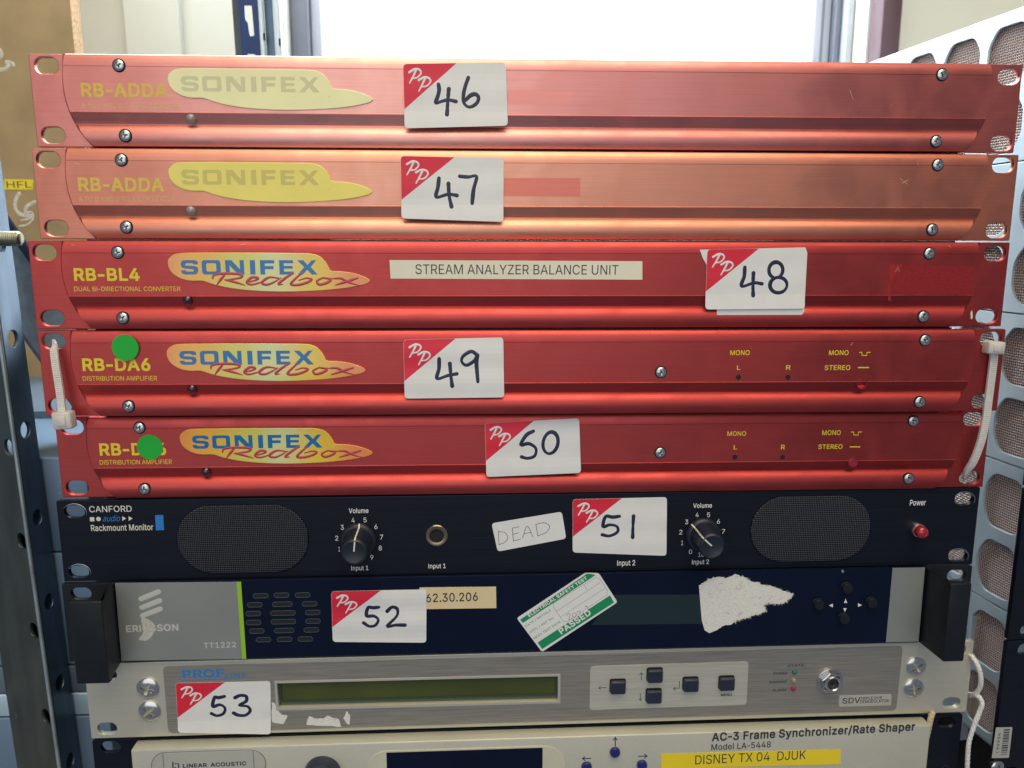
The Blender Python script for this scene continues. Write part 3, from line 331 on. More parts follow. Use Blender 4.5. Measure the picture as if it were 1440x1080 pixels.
    '45,159,155]]]],"c":[410,[[[323,358,301,372,263,388,237,394,179,394,135,382,111,370,97,360,60,321,40,283,30,251,24,205,26,149,34,109,54,65,68,45,105,10,147,-10,179,-18,231,-18,265,-12,293,0,319,16,342,37,358,61,372,93,370,109,363,114,315,126,297,124,286,99,274,83,247,64,213,56,173,62,155,72,130,99,118,119,108,157,108,219,122,265,136,285,155,304,173,314,195,320,213,320,243,314,259,306,274,293,288,273,294,255,299,252,309,252,369,268,372,283,362,309,348,331]]]],"d":[438,[[[379,516,309,518,302,511,301,346,271,376,247,388,221,394,161,392,133,384,105,370,85,354,68,337,42,291,32,263,24,221,24,157,32,115,44,81,72,35,105,6,127,-6,169,-18,231,-16,269,0,289,16,303,34,304,-3,311,-10,375,-10,382,-3,382,511],[262,299,286,269,300,225,302,173,290,119,276,93,245,66,221,58,177,60,155,72,132,95,122,111,112,139,106,175,106,203,118,259,132,283,151,302,177,316,193,320,217,320,243,312]]]],"e":[418,[[[327,350,301,370,255,390,231,394,177,394,145,386,111,370,91,356,56,315,44,293,28,245,24,217,24,157,34,109,54,65,68,45,105,10,137,-6,183,-18,253,-16,289,-6,319,10,344,31,362,55,376,87,374,99,317,114,299,112,284,87,255,64,219,56,201,56,175,62,149,76,126,99,118,113,108,151,109,158,379,160,382,165,382,197,374,267,350,323],[266,297,278,283,290,261,297,230,108,231,112,251,124,275,147,300,169,314,195,320,217,320,245,312]]]],"h":[424,[[[318,368,286,386,272,390,250,394,204,394,184,390,156,378,126,354,123,515,118,518,50,518,45,515,43,-3,46,-8,118,-10,125,-3,125,247,131,269,145,291,162,306,196,318,228,318,252,308,271,289,281,271,287,231,289,-7,294,-10,360,-10,365,-7,367,267,355,317,341,343]]]],"i":[181,[[[122,386,50,388,43,381,43,-3,50,-10,118,-10,125,-3,125,381],[120,522,96,534,72,534,50,524,39,513,31,493,31,473,37,457,54,440,68,434,100,434,122,446,137,471,137,495]]]],"k":[395,[[[366,386,276,386,126,234,125,511,118,518,50,518,45,515,43,-3,46,-8,118,-10,123,-7,125,135,152,160,159,155,286,-8,374,-10,379,-7,381,5,377,13,217,213,217,217,367,369,369,381]]]],"l":[198,[[[131,538,57,540,50,533,50,-3,57,-10,127,-10,134,-3,134,533]]]],"m":[624,[[[524,368,506,380,472,394,404,394,378,386,352,372,327,349,318,336,301,363,282,380,242,396,198,396,172,388,146,374,124,354,123,381,116,388,46,386,43,381,45,-7,50,-10,118,-10,123,-7,125,257,137,287,158,308,188,320,210,320,226,316,240,308,255,293,263,273,265,-3,272,-10,342,-8,345,-3,347,265,357,289,378,310,406,320,428,320,450,314,464,306,475,295,485,269,487,-3,494,-10,564,-8,567,-3,567,279,559,317,541,349]]]],"n":[424,[[[318,368,286,386,272,390,250,394,204,394,184,390,156,378,136,364,124,350,123,381,116,388,50,388,45,385,43,-3,46,-8,118,-10,125,-3,125,247,131,269,145,291,162,306,196,318,228,318,252,308,271,289,281,271,287,231,289,-7,294,-10,360,-10,365,-7,367,267,355,317,341,343]]]],"o":[429,[[[321,358,305,370,263,388,237,394,179,394,135,382,111,370,97,360,60,321,40,283,30,251,24,205,26,149,34,109,54,65,68,45,105,10,137,-6,169,-16,237,-18,279,-6,307,8,344,41,360,63,380,105,388,137,392,183,390,225,380,271,368,299,352,325],[264,301,292,267,306,223,308,165,298,121,280,91,263,74,243,62,211,56,173,62,155,72,136,91,122,111,112,139,106,175,106,201,118,255,136,285,155,304,179,316,195,320,221,320,243,314]]]],"p":[438,[[[334,359,322,369,278,389,260,393,200,393,180,389,152,375,124,347,123,382,116,389,50,389,45,386,43,-146,46,-151,118,-153,125,-146,126,29,144,9,178,-11,202,-17,260,-17,294,-7,326,11,357,40,369,58,387,96,397,136,399,228,389,276,381,296,367,322],[271,304,295,280,313,236,317,214,317,166,311,134,295,98,260,65,232,57,190,61,172,71,149,92,135,118,123,168,123,212,129,242,147,282,170,305,184,313,204,319,236,319,256,313]]]],"r":[273,[[[250,392,182,392,148,378,124,358,123,381,116,388,50,388,45,385,43,-3,46,-8,118,-10,123,-7,125,253,137,281,164,306,200,316,234,312,251,315,253,387]]]],"t":[241,[[[133,478,63,480,58,477,56,389,3,388,-2,385,-4,323,3,316,56,315,56,69,62,47,72,27,95,4,119,-8,143,-14,195,-14,213,-10,222,-1,222,15,210,61,205,64,181,60,155,62,149,64,138,79,136,315,211,318,214,323,214,381,207,388,136,389,136,473]]]],"u":[424,[[[364,387,2'
    '94,389,287,382,287,158,283,124,269,94,252,77,236,67,214,61,186,61,162,69,141,88,127,114,123,386,118,389,50,389,45,386,43,114,47,88,57,58,71,34,94,11,122,-5,140,-11,162,-15,206,-15,226,-11,256,3,280,21,288,31,289,-4,292,-9,360,-11,365,-8,367,382]]]],"w":[581,[[[552,386,476,388,471,385,413,183,398,116,371,225,324,386,248,388,243,385,197,225,170,116,97,383,90,388,16,386,13,373,17,359,129,-7,134,-10,202,-10,207,-7,284,262,359,-7,364,-10,436,-8,447,19,551,359,555,373]]]],"y":[403,[[[378,387,302,389,295,384,194,101,177,156,93,386,88,389,14,389,9,386,7,374,11,362,151,2,137,-44,116,-73,102,-79,58,-77,51,-82,37,-132,40,-147,68,-155,114,-155,132,-151,164,-135,185,-116,197,-98,215,-62,377,362,381,374]]]],"z":[394,[[[341,386,45,388,40,385,38,319,45,312,231,312,232,309,34,55,32,-3,35,-8,343,-10,348,-7,350,59,343,66,146,67,342,323,344,381]]]]," ":[188,[]]},{"-":[489,[[[355,266,101,268,90,257,90,175,101,164,351,164,362,175,362,257]]]],".":[224,[[[139,102,121,110,71,110,53,102,34,83,26,65,26,17,34,-1,53,-20,71,-28,121,-28,139,-20,156,-3,164,15,166,55,156,85]]]],"/":[285,[[[251,554,165,556,152,543,-10,-59,-10,-89,1,-100,85,-100,96,-89,258,513,258,545]]]],"0":[489,[[[341,507,293,533,267,539,187,539,161,533,113,507,78,472,44,408,28,342,24,306,24,202,38,120,60,64,86,26,113,1,159,-23,201,-31,253,-31,271,-29,309,-17,341,1,372,32,396,68,406,92,418,130,428,192,430,268,424,348,408,410,386,456,372,476],[274,412,282,404,300,372,312,330,320,270,316,202,300,138,282,106,259,85,233,75,221,75,195,85,170,108,156,132,146,160,134,228,134,280,140,326,148,356,162,388,174,406,193,423,217,433,231,435,257,425]]]],"1":[489,[[[293,530,183,532,71,452,62,441,62,345,73,334,105,336,185,396,188,395,188,79,59,76,52,67,52,-13,63,-24,405,-24,416,-13,416,67,409,76,300,79,300,521]]]],"2":[489,[[[349,502,327,518,281,536,249,540,201,540,169,536,149,530,107,508,64,461,52,437,42,397,42,349,53,338,145,340,152,349,154,377,166,405,187,424,211,434,243,432,273,416,290,393,296,369,292,351,278,323,240,275,42,65,40,-13,47,-22,403,-24,412,-17,414,69,403,80,212,81,348,227,384,279,400,317,404,339,404,409,400,427,384,463]]]],"3":[489,[[[389,531,57,533,48,526,46,438,53,429,230,426,136,318,134,234,145,223,215,223,251,215,269,205,286,190,298,172,304,150,300,124,290,106,279,95,247,79,207,75,177,83,155,97,138,122,132,148,123,155,27,153,20,144,20,108,28,76,48,38,71,15,95,-3,129,-19,155,-27,183,-31,257,-31,287,-25,327,-11,359,11,394,50,410,84,416,106,416,184,406,218,384,254,363,275,321,301,301,309,278,312,394,442,396,522]]]],"4":[489,[[[327,530,233,532,222,523,16,173,16,91,27,80,257,80,258,-13,269,-24,361,-22,368,-13,368,79,427,80,438,91,436,179,427,186,368,187,368,331,357,342,269,342,260,335,257,186,154,187,328,481,334,493,334,521]]]],"5":[489,[[[383,531,83,533,72,522,44,284,46,236,63,227,97,223,143,223,167,239,195,249,237,249,257,241,284,216,296,196,304,164,300,142,286,110,261,87,229,75,211,75,193,81,171,95,156,112,144,146,135,153,47,153,38,146,38,94,44,72,54,52,66,34,93,7,129,-15,149,-23,187,-31,247,-31,303,-19,331,-5,353,11,380,40,404,82,414,122,414,204,404,244,388,276,372,298,339,329,293,351,265,357,197,357,166,350,175,427,383,429,390,438,390,522]]]],"6":[489,[[[339,531,235,531,212,502,92,324,72,290,54,250,40,192,40,126,52,76,72,40,105,5,151,-21,201,-31,263,-31,307,-19,345,3,370,26,390,54,402,78,412,116,412,198,400,242,390,262,382,274,335,317,295,333,275,337,238,338,344,490,346,522],[272,222,290,200,300,176,304,156,296,126,280,100,251,79,231,73,201,79,172,100,154,132,150,166,156,188,179,221,193,231,213,239,239,239]]]],"7":[489,[[[409,530,49,532,40,525,38,439,49,428,282,427,74,17,74,-13,81,-22,179,-24,188,-17,416,435,416,521]]]],"8":[489,[[[351,503,311,527,275,537,191,539,167,535,137,525,103,505,72,474,54,440,46,402,48,342,64,300,90,268,60,240,48,224,34,194,28,164,28,102,36,72,56,38,85,9,125,-15,147,-23,189,-31,265,-31,305,-23,351,-3,371,11,402,46,416,72,424,102,422,180,414,204,396,236,362,268,382,290,400,326,406,358,404,418,402,430,384,468],[288,186,306,162,312,136,308,122,294,100,265,81,229,73,'
    '187,81,161,97,144,122,140,142,146,162,173,193,191,203,227,211,241,209,261,203],[268,422,288,400,294,378,290,358,271,331,237,315,217,315,193,323,172,340,162,356,158,378,164,398,183,421,203,431,221,435,249,431]]]],"9":[489,[[[347,504,305,528,267,538,201,540,165,534,147,528,105,504,74,473,50,429,40,387,40,317,48,277,64,245,80,223,115,194,163,174,212,169,106,15,106,-13,117,-24,217,-22,236,1,358,181,392,243,406,281,412,309,414,361,410,401,390,453,370,481],[274,415,286,401,296,381,304,351,290,309,271,286,253,274,223,268,193,278,166,303,152,337,150,357,164,397,191,424,227,436,255,428]]]],"A":[516,[[[293,530,187,532,178,525,-8,15,-8,-13,-1,-22,103,-22,110,-13,155,118,323,118,370,-13,377,-22,475,-24,484,-17,486,19,306,509,300,523],[240,361,286,223,193,222,234,351]]]],"B":[492,[[[377,492,343,516,323,524,285,532,47,532,38,525,36,-13,43,-22,289,-24,317,-20,355,-8,381,6,412,33,424,51,432,67,442,103,440,181,434,203,416,235,380,269,396,283,416,315,422,345,422,405,418,425,404,459],[300,189,320,167,330,143,330,131,324,117,307,98,287,88,261,82,150,81,151,206,257,206,281,200],[290,411,306,391,310,363,298,339,279,322,263,314,243,310,150,309,151,428,237,428,271,422]]]],"C":[546,[[[433,483,391,513,347,531,309,539,223,539,169,525,133,507,111,491,64,440,38,390,22,336,16,286,18,196,30,140,50,92,76,52,111,17,131,3,183,-21,217,-29,319,-29,373,-13,417,13,452,46,470,72,482,94,496,138,496,172,485,183,395,183,386,176,368,132,335,99,301,83,261,77,223,87,203,97,170,126,150,156,140,180,128,238,132,298,140,328,152,356,166,378,191,403,209,415,239,427,277,431,297,427,331,413,364,382,378,358,386,330,395,323,491,325,498,334,498,362,488,398,472,434]]]],"D":[538,[[[417,464,375,498,341,516,275,532,47,532,38,525,36,-13,43,-22,251,-24,299,-18,335,-8,369,8,395,26,436,69,458,105,480,167,486,223,486,287,480,343,470,377,440,437],[318,395,348,361,358,341,374,277,374,233,368,199,346,145,317,114,283,94,235,82,151,80,150,427,221,428,253,424,287,414]]]],"E":[455,[[[389,530,47,532,38,525,36,-13,43,-22,389,-24,398,-17,400,69,389,80,150,81,151,204,369,204,380,215,380,299,369,310,151,310,150,427,385,428,396,439,396,521]]]],"F":[446,[[[387,530,47,532,38,525,36,-13,43,-22,139,-24,150,-13,151,196,359,196,368,203,370,291,359,302,150,303,150,427,383,428,394,439,394,521]]]],"G":[556,[[[429,485,397,509,369,523,339,533,307,539,221,539,167,525,135,509,105,487,78,460,62,438,44,406,22,342,16,286,16,222,22,166,42,108,64,68,109,19,133,1,165,-15,217,-29,297,-31,339,-25,375,-13,415,9,442,32,474,74,492,114,502,172,502,268,491,279,267,277,260,268,260,186,267,177,386,174,368,130,343,103,315,87,275,77,261,77,219,89,197,101,170,126,148,160,140,180,128,238,132,298,140,328,152,356,170,384,183,397,215,419,237,427,277,431,329,413,358,386,370,368,386,332,395,325,491,327,498,336,498,366,490,398,464,446]]]],"H":[553,[[[475,530,379,532,368,521,367,312,151,312,148,525,139,532,47,532,38,525,36,-13,43,-22,139,-24,150,-13,151,208,367,208,370,-17,379,-24,471,-24,480,-17,482,521]]]],"I":[226,[[[147,530,49,532,38,521,38,-13,49,-24,143,-24,154,-13,154,521]]]],"J":[432,[[[354,531,260,533,249,522,249,160,243,118,231,98,216,85,192,75,170,77,150,87,137,100,129,114,123,134,123,186,112,197,20,197,9,186,9,120,19,68,35,36,45,24,74,-3,108,-21,162,-31,230,-29,262,-21,290,-7,308,7,335,36,351,68,359,98,361,132,361,522]]]],"K":[503,[[[463,530,345,530,149,318,148,525,139,532,47,532,38,525,36,-13,43,-22,139,-24,148,-17,150,153,195,200,340,-5,355,-22,461,-24,470,-17,472,15,468,23,280,285,468,489,470,521]]]],"L":[429,[[[143,530,47,532,36,521,36,-13,47,-24,375,-24,386,-13,386,69,375,80,150,81,150,521]]]],"M":[664,[[[585,530,463,532,452,523,334,219,315,162,176,523,165,532,47,532,38,525,36,-13,43,-22,135,-24,146,-13,147,274,260,-11,273,-24,355,-24,366,-15,479,274,480,-13,491,-24,581,-24,590,-17,592,521]]]],"N":[559,[[[481,530,387,532,376,521,375,186,160,525,151,532,47,532,38,525,36,-13,43,-22,139,-24,150,-13,149,324,176,277,364,-17,373,-24,477,-24,486,-17,488,521]]]],"O":[569,[[[423,491,375,521,343,533,313,539,223,539,169,525,133,507,111'
    ',491,80,460,58,430,34,380,18,312,16,222,22,172,34,128,62,72,80,48,111,17,131,3,183,-21,217,-29,297,-31,345,-23,403,3,423,17,454,48,484,92,502,132,516,202,518,268,512,334,502,376,484,416,454,460],[350,398,362,386,384,352,402,300,406,238,402,208,390,170,364,126,347,109,315,89,275,77,261,77,223,87,197,101,170,126,152,152,138,186,128,238,128,270,132,298,146,344,168,380,193,405,221,421,239,427,261,431,295,427,329,413]]]],"P":[481,[[[369,498,325,522,277,532,47,532,38,525,36,-13,43,-22,139,-24,148,-17,151,162,277,162,303,166,337,178,365,194,394,221,410,243,428,287,432,311,430,397,422,427,412,449,402,465],[296,405,314,377,320,355,320,341,306,301,291,286,271,274,237,266,150,267,151,428,253,426,277,418]]]],"R":[485,[[[385,488,347,514,307,528,277,532,47,532,38,525,36,-13,43,-22,139,-24,148,-17,151,174,227,174,230,171,322,-3,335,-22,441,-24,450,-17,452,15,354,193,355,198,381,214,404,239,424,277,432,309,430,409,414,449,402,469],[292,411,306,397,316,379,320,345,312,317,291,294,245,280,150,279,151,428,255,426,281,418]]]],"S":[483,[[[369,499,329,523,281,537,175,537,145,531,105,513,75,491,44,452,28,406,28,348,34,316,54,282,77,259,119,233,181,211,245,195,287,179,310,162,320,142,320,134,312,116,293,95,253,77,225,73,191,79,159,93,140,112,132,130,130,146,126,154,117,161,21,159,14,150,14,116,22,80,46,36,89,-3,133,-23,185,-33,265,-33,291,-29,315,-23,359,-3,400,34,416,58,426,80,432,104,432,168,426,198,418,216,402,238,377,261,325,289,223,317,175,335,146,360,140,374,142,386,152,402,171,419,209,433,237,433,267,425,295,407,310,384,314,362,325,353,419,355,426,364,426,392,416,436,400,466]]]],"T":[485,[[[435,530,19,532,8,521,8,439,15,430,170,427,170,-13,181,-24,271,-24,282,-13,282,427,435,430,442,439,442,521]]]],"U":[553,[[[475,530,381,532,370,521,370,193,366,159,352,125,327,98,301,84,265,76,231,80,213,86,189,100,170,119,152,155,148,175,146,525,137,532,47,532,38,525,38,129,48,91,64,59,76,41,117,4,159,-18,195,-28,217,-32,301,-32,353,-20,381,-8,421,20,444,45,468,87,480,131,482,159,482,521]]]],"V":[516,[[[479,530,381,532,372,525,241,146,108,523,97,532,3,532,-6,525,-6,487,178,-11,187,-22,291,-24,302,-15,486,491,486,521]]]],"W":[722,[[[687,530,589,532,580,525,493,186,406,519,397,530,293,532,282,523,193,188,106,523,95,532,-1,530,-8,521,-8,493,132,-17,141,-24,243,-24,252,-17,343,312,432,-17,441,-24,547,-22,558,-3,690,477,694,493,694,521]]]],"X":[510,[[[461,530,355,530,239,362,234,365,123,530,17,532,8,525,8,489,166,261,-4,19,-6,-13,1,-22,109,-22,202,107,237,162,276,101,365,-22,469,-24,478,-17,478,19,310,263,466,487,468,521]]]],"Y":[508,[[[471,530,363,530,352,517,237,326,120,517,109,530,5,532,-4,525,-6,491,-2,483,180,193,180,-13,187,-22,281,-24,290,-17,292,193,474,485,478,493,478,521]]]],"Z":[474,[[[415,530,27,532,18,525,16,439,27,428,268,427,20,65,18,-13,25,-22,413,-24,422,-17,424,69,413,80,170,81,420,445,422,521]]]],"a":[425,[[[315,375,277,397,241,407,151,407,123,401,87,387,59,367,28,330,18,308,18,278,31,265,81,251,113,251,124,260,130,272,155,295,183,305,209,305,231,295,246,278,250,264,245,255,229,251,139,241,79,225,51,211,24,184,14,166,6,136,6,78,14,48,22,32,30,20,63,-11,83,-21,129,-33,203,-31,231,-23,251,-11,265,-25,351,-25,360,-18,360,292,354,320,346,336,338,350],[252,152,252,140,240,108,221,87,203,77,183,71,151,73,131,83,118,100,122,118,147,135,191,145]]]],"c":[432,[[[333,372,295,394,247,408,169,408,125,396,101,384,87,374,46,331,26,293,16,261,10,215,12,139,20,99,40,55,54,35,95,-4,137,-24,169,-32,255,-30,275,-26,299,-16,329,2,356,27,372,51,386,83,386,115,373,128,325,140,291,140,280,131,268,103,251,86,219,72,199,72,171,82,150,101,132,129,122,167,122,209,136,255,165,290,183,300,197,304,219,304,249,292,266,275,278,255,280,245,289,238,319,238,379,254,386,263,386,293,382,305,362,341]]]],"d":[460,[[[389,530,299,532,290,525,287,384,267,398,231,408,151,406,123,398,95,384,54,347,42,329,18,273,10,231,10,147,14,121,30,71,52,33,79,4,109,-16,159,-32,241,-30,255,-26,289,-6,292,-17,301,-24,385,-24,394,-17,396,521],[252,285,276,251,286,215,288,183,282,147,270,115,245,86,221,74'
    ',187,74,165,86,146,105,130,137,120,185,128,237,146,273,161,288,187,302,203,306,223,302]]]],"e":[440,[[[337,364,311,384,265,404,241,408,167,408,135,400,101,384,81,370,42,325,30,303,14,255,10,227,10,147,20,99,40,55,54,35,95,-4,127,-20,173,-32,263,-30,299,-20,329,-4,358,21,376,45,390,77,390,105,379,116,327,128,293,128,282,119,270,97,253,82,225,72,199,72,175,80,159,90,140,109,126,141,127,144,385,144,394,151,396,207,388,277,364,333],[244,293,264,273,277,244,128,245,144,273,157,286,179,300,207,306]]]],"h":[446,[[[328,382,296,400,260,408,194,408,168,402,140,388,137,525,128,532,40,532,31,525,29,-13,36,-22,128,-24,137,-17,139,237,145,259,159,281,184,298,206,304,218,304,242,294,261,273,271,245,275,-17,284,-24,370,-24,379,-17,381,277,373,317,359,347]]]],"i":[203,[[[132,400,40,402,29,391,29,-13,40,-24,128,-24,139,-13,139,391],[130,536,106,548,62,548,40,538,25,523,17,503,17,463,23,447,44,426,58,420,110,420,124,426,137,437,151,461,151,505,141,525]]]],"k":[417,[[[376,400,266,400,140,272,139,521,128,532,40,532,31,525,29,-13,36,-22,128,-24,137,-17,139,125,150,136,276,-22,384,-24,393,-17,395,15,391,23,239,213,381,359,383,391]]]],"l":[220,[[[141,552,47,554,36,543,36,-13,47,-24,137,-24,148,-13,148,543]]]],"m":[646,[[[534,382,504,400,466,410,410,410,378,404,348,390,320,366,292,394,252,410,188,410,162,402,138,388,135,395,126,402,36,400,29,391,31,-17,40,-24,128,-24,137,-17,139,247,151,277,168,294,200,306,216,302,230,294,241,283,249,263,251,-13,262,-24,352,-22,359,-13,361,255,367,273,388,296,418,306,440,300,454,292,461,285,471,259,473,-13,484,-24,574,-22,581,-13,581,289,573,327,563,347]]]],"n":[446,[[[328,382,296,400,260,408,194,408,168,402,138,386,135,395,126,402,40,402,31,395,29,-13,36,-22,128,-24,137,-17,139,237,145,259,159,281,184,298,206,304,218,304,242,294,261,273,271,245,275,-17,284,-24,370,-24,379,-17,381,277,373,317,359,347]]]],"o":[451,[[[331,372,291,396,265,404,247,408,169,408,125,396,101,384,87,374,46,331,26,293,16,261,10,215,12,139,20,99,40,55,54,35,95,-4,137,-24,169,-32,247,-32,289,-20,323,-2,358,31,374,53,394,95,404,139,404,235,394,281,382,309,358,345],[254,287,278,257,292,213,294,175,284,131,266,101,241,80,217,72,189,74,165,86,150,101,132,129,120,185,126,227,136,255,150,275,165,290,183,300,211,306,233,300]]]],"p":[460,[[[344,373,332,383,304,397,270,407,190,407,160,399,138,385,135,396,126,403,40,403,31,396,29,-156,36,-165,128,-167,137,-160,140,-9,168,-25,192,-31,270,-31,288,-27,324,-11,344,3,371,30,383,48,401,86,411,126,413,238,403,286,389,318,369,348],[261,290,281,270,299,226,303,204,303,176,297,144,281,108,250,79,222,71,200,75,182,85,163,102,149,128,137,178,137,202,143,232,161,272,180,291,194,299,214,305,226,305,246,299]]]],"r":[295,[[[260,406,180,408,154,400,140,392,136,392,126,402,40,402,31,395,29,-13,36,-22,128,-24,137,-17,139,243,151,271,174,292,198,300,256,298,265,305,267,397]]]],"t":[263,[[[143,492,53,494,44,487,42,403,-7,402,-16,395,-18,313,-7,302,42,301,42,59,48,37,58,17,77,-4,109,-22,133,-28,205,-28,223,-24,234,-15,236,25,228,63,219,76,165,76,159,78,152,89,150,301,217,302,226,309,228,391,217,402,150,403,150,483]]]],"u":[446,[[[374,401,284,403,275,396,273,168,269,134,255,104,242,91,226,81,204,75,180,79,166,87,149,106,141,124,137,396,128,403,40,403,31,396,29,104,35,70,47,40,57,24,84,-3,112,-19,152,-29,216,-29,246,-21,274,-5,277,-18,286,-25,370,-25,379,-18,381,392]]]],"w":[603,[[[562,400,466,402,457,395,398,186,395,187,385,235,339,395,330,402,234,400,225,385,170,182,111,393,100,402,6,400,-1,391,-1,363,115,-17,124,-24,212,-24,221,-17,284,200,345,-17,354,-24,446,-22,455,-9,461,9,569,363,569,391]]]],"y":[425,[[[388,401,292,403,281,394,194,155,107,396,98,403,4,403,-5,396,-7,364,-3,352,133,2,123,-34,106,-59,92,-65,48,-63,37,-72,23,-122,23,-152,30,-161,58,-169,124,-169,142,-165,174,-149,199,-126,211,-108,229,-72,391,352,395,364,395,392]]]],"z":[416,[[[351,400,35,402,26,395,24,309,31,300,200,297,20,65,18,-13,25,-22,353,-24,362,-17,364,69,357,78,178,81,356,313,358,391]]]]," ":[188,[]]}]')
GLYPHS = json.loads(GLYPH_DATA)
def text(name, body, x0, x1, z0, z1, y, m, parent, bold=0.0, shear=0.0, rot=0.0, label=None, th=.03, loc=None):
    """lettering filling the given rectangle (mm), standing th proud of the plane y"""
    layers = {}; pen = 0; FACE = GLYPHS[0 if bold < .007 else 1 if bold < .019 else 2]
    for ch in body:
        adv, groups = FACE.get(ch, FACE[' '])
        for k, grp in enumerate(groups): layers.setdefault(k, []).extend([[(pen-(adv*.14 if ch == '-' else 0)+q[2*i]+q[2*i+1]*shear, q[2*i+1]) for i in range(len(q)//2)] for q in grp])
        pen += adv*(.72 if ch == '-' else 1)
    bm = bmesh.new()
    for k in sorted(layers):          # overlapping strokes of one letter lie a few micrometres apart
        cu = bpy.data.curves.new(name, 'CURVE'); cu.dimensions = '2D'; cu.fill_mode = 'BOTH'
        for q in layers[k]:
            s = cu.splines.new('POLY'); s.points.add(len(q)-1); s.use_cyclic_u = True
            for i, (gx, gy) in enumerate(q): s.points[i].co = (gx/1000, gy/1000, 0, 1)
        m2 = curve_mesh(cu); b2 = bmesh.new(); b2.from_mesh(m2)
        for v in b2.verts: v.co.z = 0
        g = bmesh.ops.extrude_face_region(b2, geom=list(b2.faces))
        for v in [e for e in g['geom'] if isinstance(e, bmesh.types.BMVert)]: v.co.z = 1+.12*k
        b2.to_mesh(m2); b2.free(); bm.from_mesh(m2); bpy.data.meshes.remove(m2)
    me = bpy.data.meshes.new(name); X = [v.co.x for v in bm.verts]; Y = [v.co.y for v in bm.verts]
    ax, bx, ay, by = min(X), max(X), min(Y), max(Y); w, h = x1-x0, z1-z0
    c, s = math.cos(rot), math.sin(rot); cx, cz = (x0+x1)/2, (z0+z1)/2
    for v in bm.verts:
        px = (v.co.x-ax)/(bx-ax)*w-w/2; pz = (v.co.y-ay)/(by-ay)*h-h/2
        v.co = Vector((cx+px*c-pz*s, y-th*v.co.z, cz+px*s+pz*c))*MM
    bmesh.ops.recalc_face_normals(bm, faces=bm.faces); bm.to_mesh(me); bm.free()
    return link(name, me, m, parent, label, loc)
def pan_screw(name, x, y, z, r, parent, m='steel', rot=0.0, dome=.45, ring=True):
    """cross-head screw; the cross is cut into the dome"""
    n = 64; vs = []; fs = []; R = [0, .08, .14, .2, .3, .4, .5, .58, .62, .7, .8, .9, .97, 1.0, 1.0]; hh = []
    for i, q in enumerate(R): hh.append(r*dome*math.sqrt(max(0, 1-(q*.92)**2)) if i < 14 else -.3*r)
    for i, q in enumerate(R):
        for k in range(n):
            a = 2*math.pi*k/n+rot; X = q*r*math.cos(a); Z = q*r*math.sin(a); h = hh[i]
            ca, sa = math.cos(a-rot)*q, math.sin(a-rot)*q
            if (abs(ca) < .12 and abs(sa) < .6) or (abs(sa) < .12 and abs(ca) < .6) or q < .2: h -= r*(.5-.3*q)
            vs.append((X, -h, Z))
    for i in range(len(R)-1):
        for k in range(n): fs.append((i*n+k, i*n+(k+1) % n, (i+1)*n+(k+1) % n, (i+1)*n+k))
    o = mesh(name, vs, fs, m, parent, None, (x, y, z)); auto_smooth(o.data, 28); return o

# ------------------------------------------------------------ measuring: a point of the photograph laid on a real plane
def ray(px, py): return FW+RT*((px-720)/FPX)-UP*((py-540)/FPX)
def onplane(px, py, P, n):
    d = ray(px, py); P = Vector(P); n = Vector(n); return CAM+d*((P-CAM).dot(n)/d.dot(n))
class Unit:
    def __init__(s, name, label, cat, dx, dy, yaw, pit, z, group=None):
        o = bpy.data.objects.new(name, None); COL.objects.link(o); o.empty_display_size = .02
        o.location = Vector((dx, dy, z))*MM; o.rotation_euler = (0, -pit, yaw)
        o['label'] = label; o['category'] = cat
        if group: o['group'] = group
        s.o = o; s.M = Matrix.Translation((dx, dy, z)) @ Euler((0, -pit, yaw)).to_matrix().to_4x4(); s.I = s.M.inverted()
    def L(s, px, py, y=0.0):
        a = s.I @ CAM; b = (s.I.to_3x3() @ ray(px, py)); t = (y-a.y)/b.y; p = a+b*t; return (p.x, p.z)
    def Q(s, pts, y=0.0): return [s.L(a, b, y) for a, b in pts]
    def text(s, body, bx, y, m, parent=None, name='lettering', **k):
        """bx = photograph box (x0,y0,x1,y1)"""
        x0, z1 = s.L(bx[0], bx[1], y); x1, z0 = s.L(bx[2], bx[3], y)
        zl = s.L(bx[0], bx[3], y)[1]; zr = s.L(bx[2], bx[3], y)[1]
        return text(name, body, min(x0, x1), max(x0, x1), zl, zl+(z1-zl), y, m, parent or s.o, **k)
def crop(ox, oy, k): return lambda x, y: (ox+x/k, oy+y/k)

SLOTW, SLOTH = 11.3, 7.6
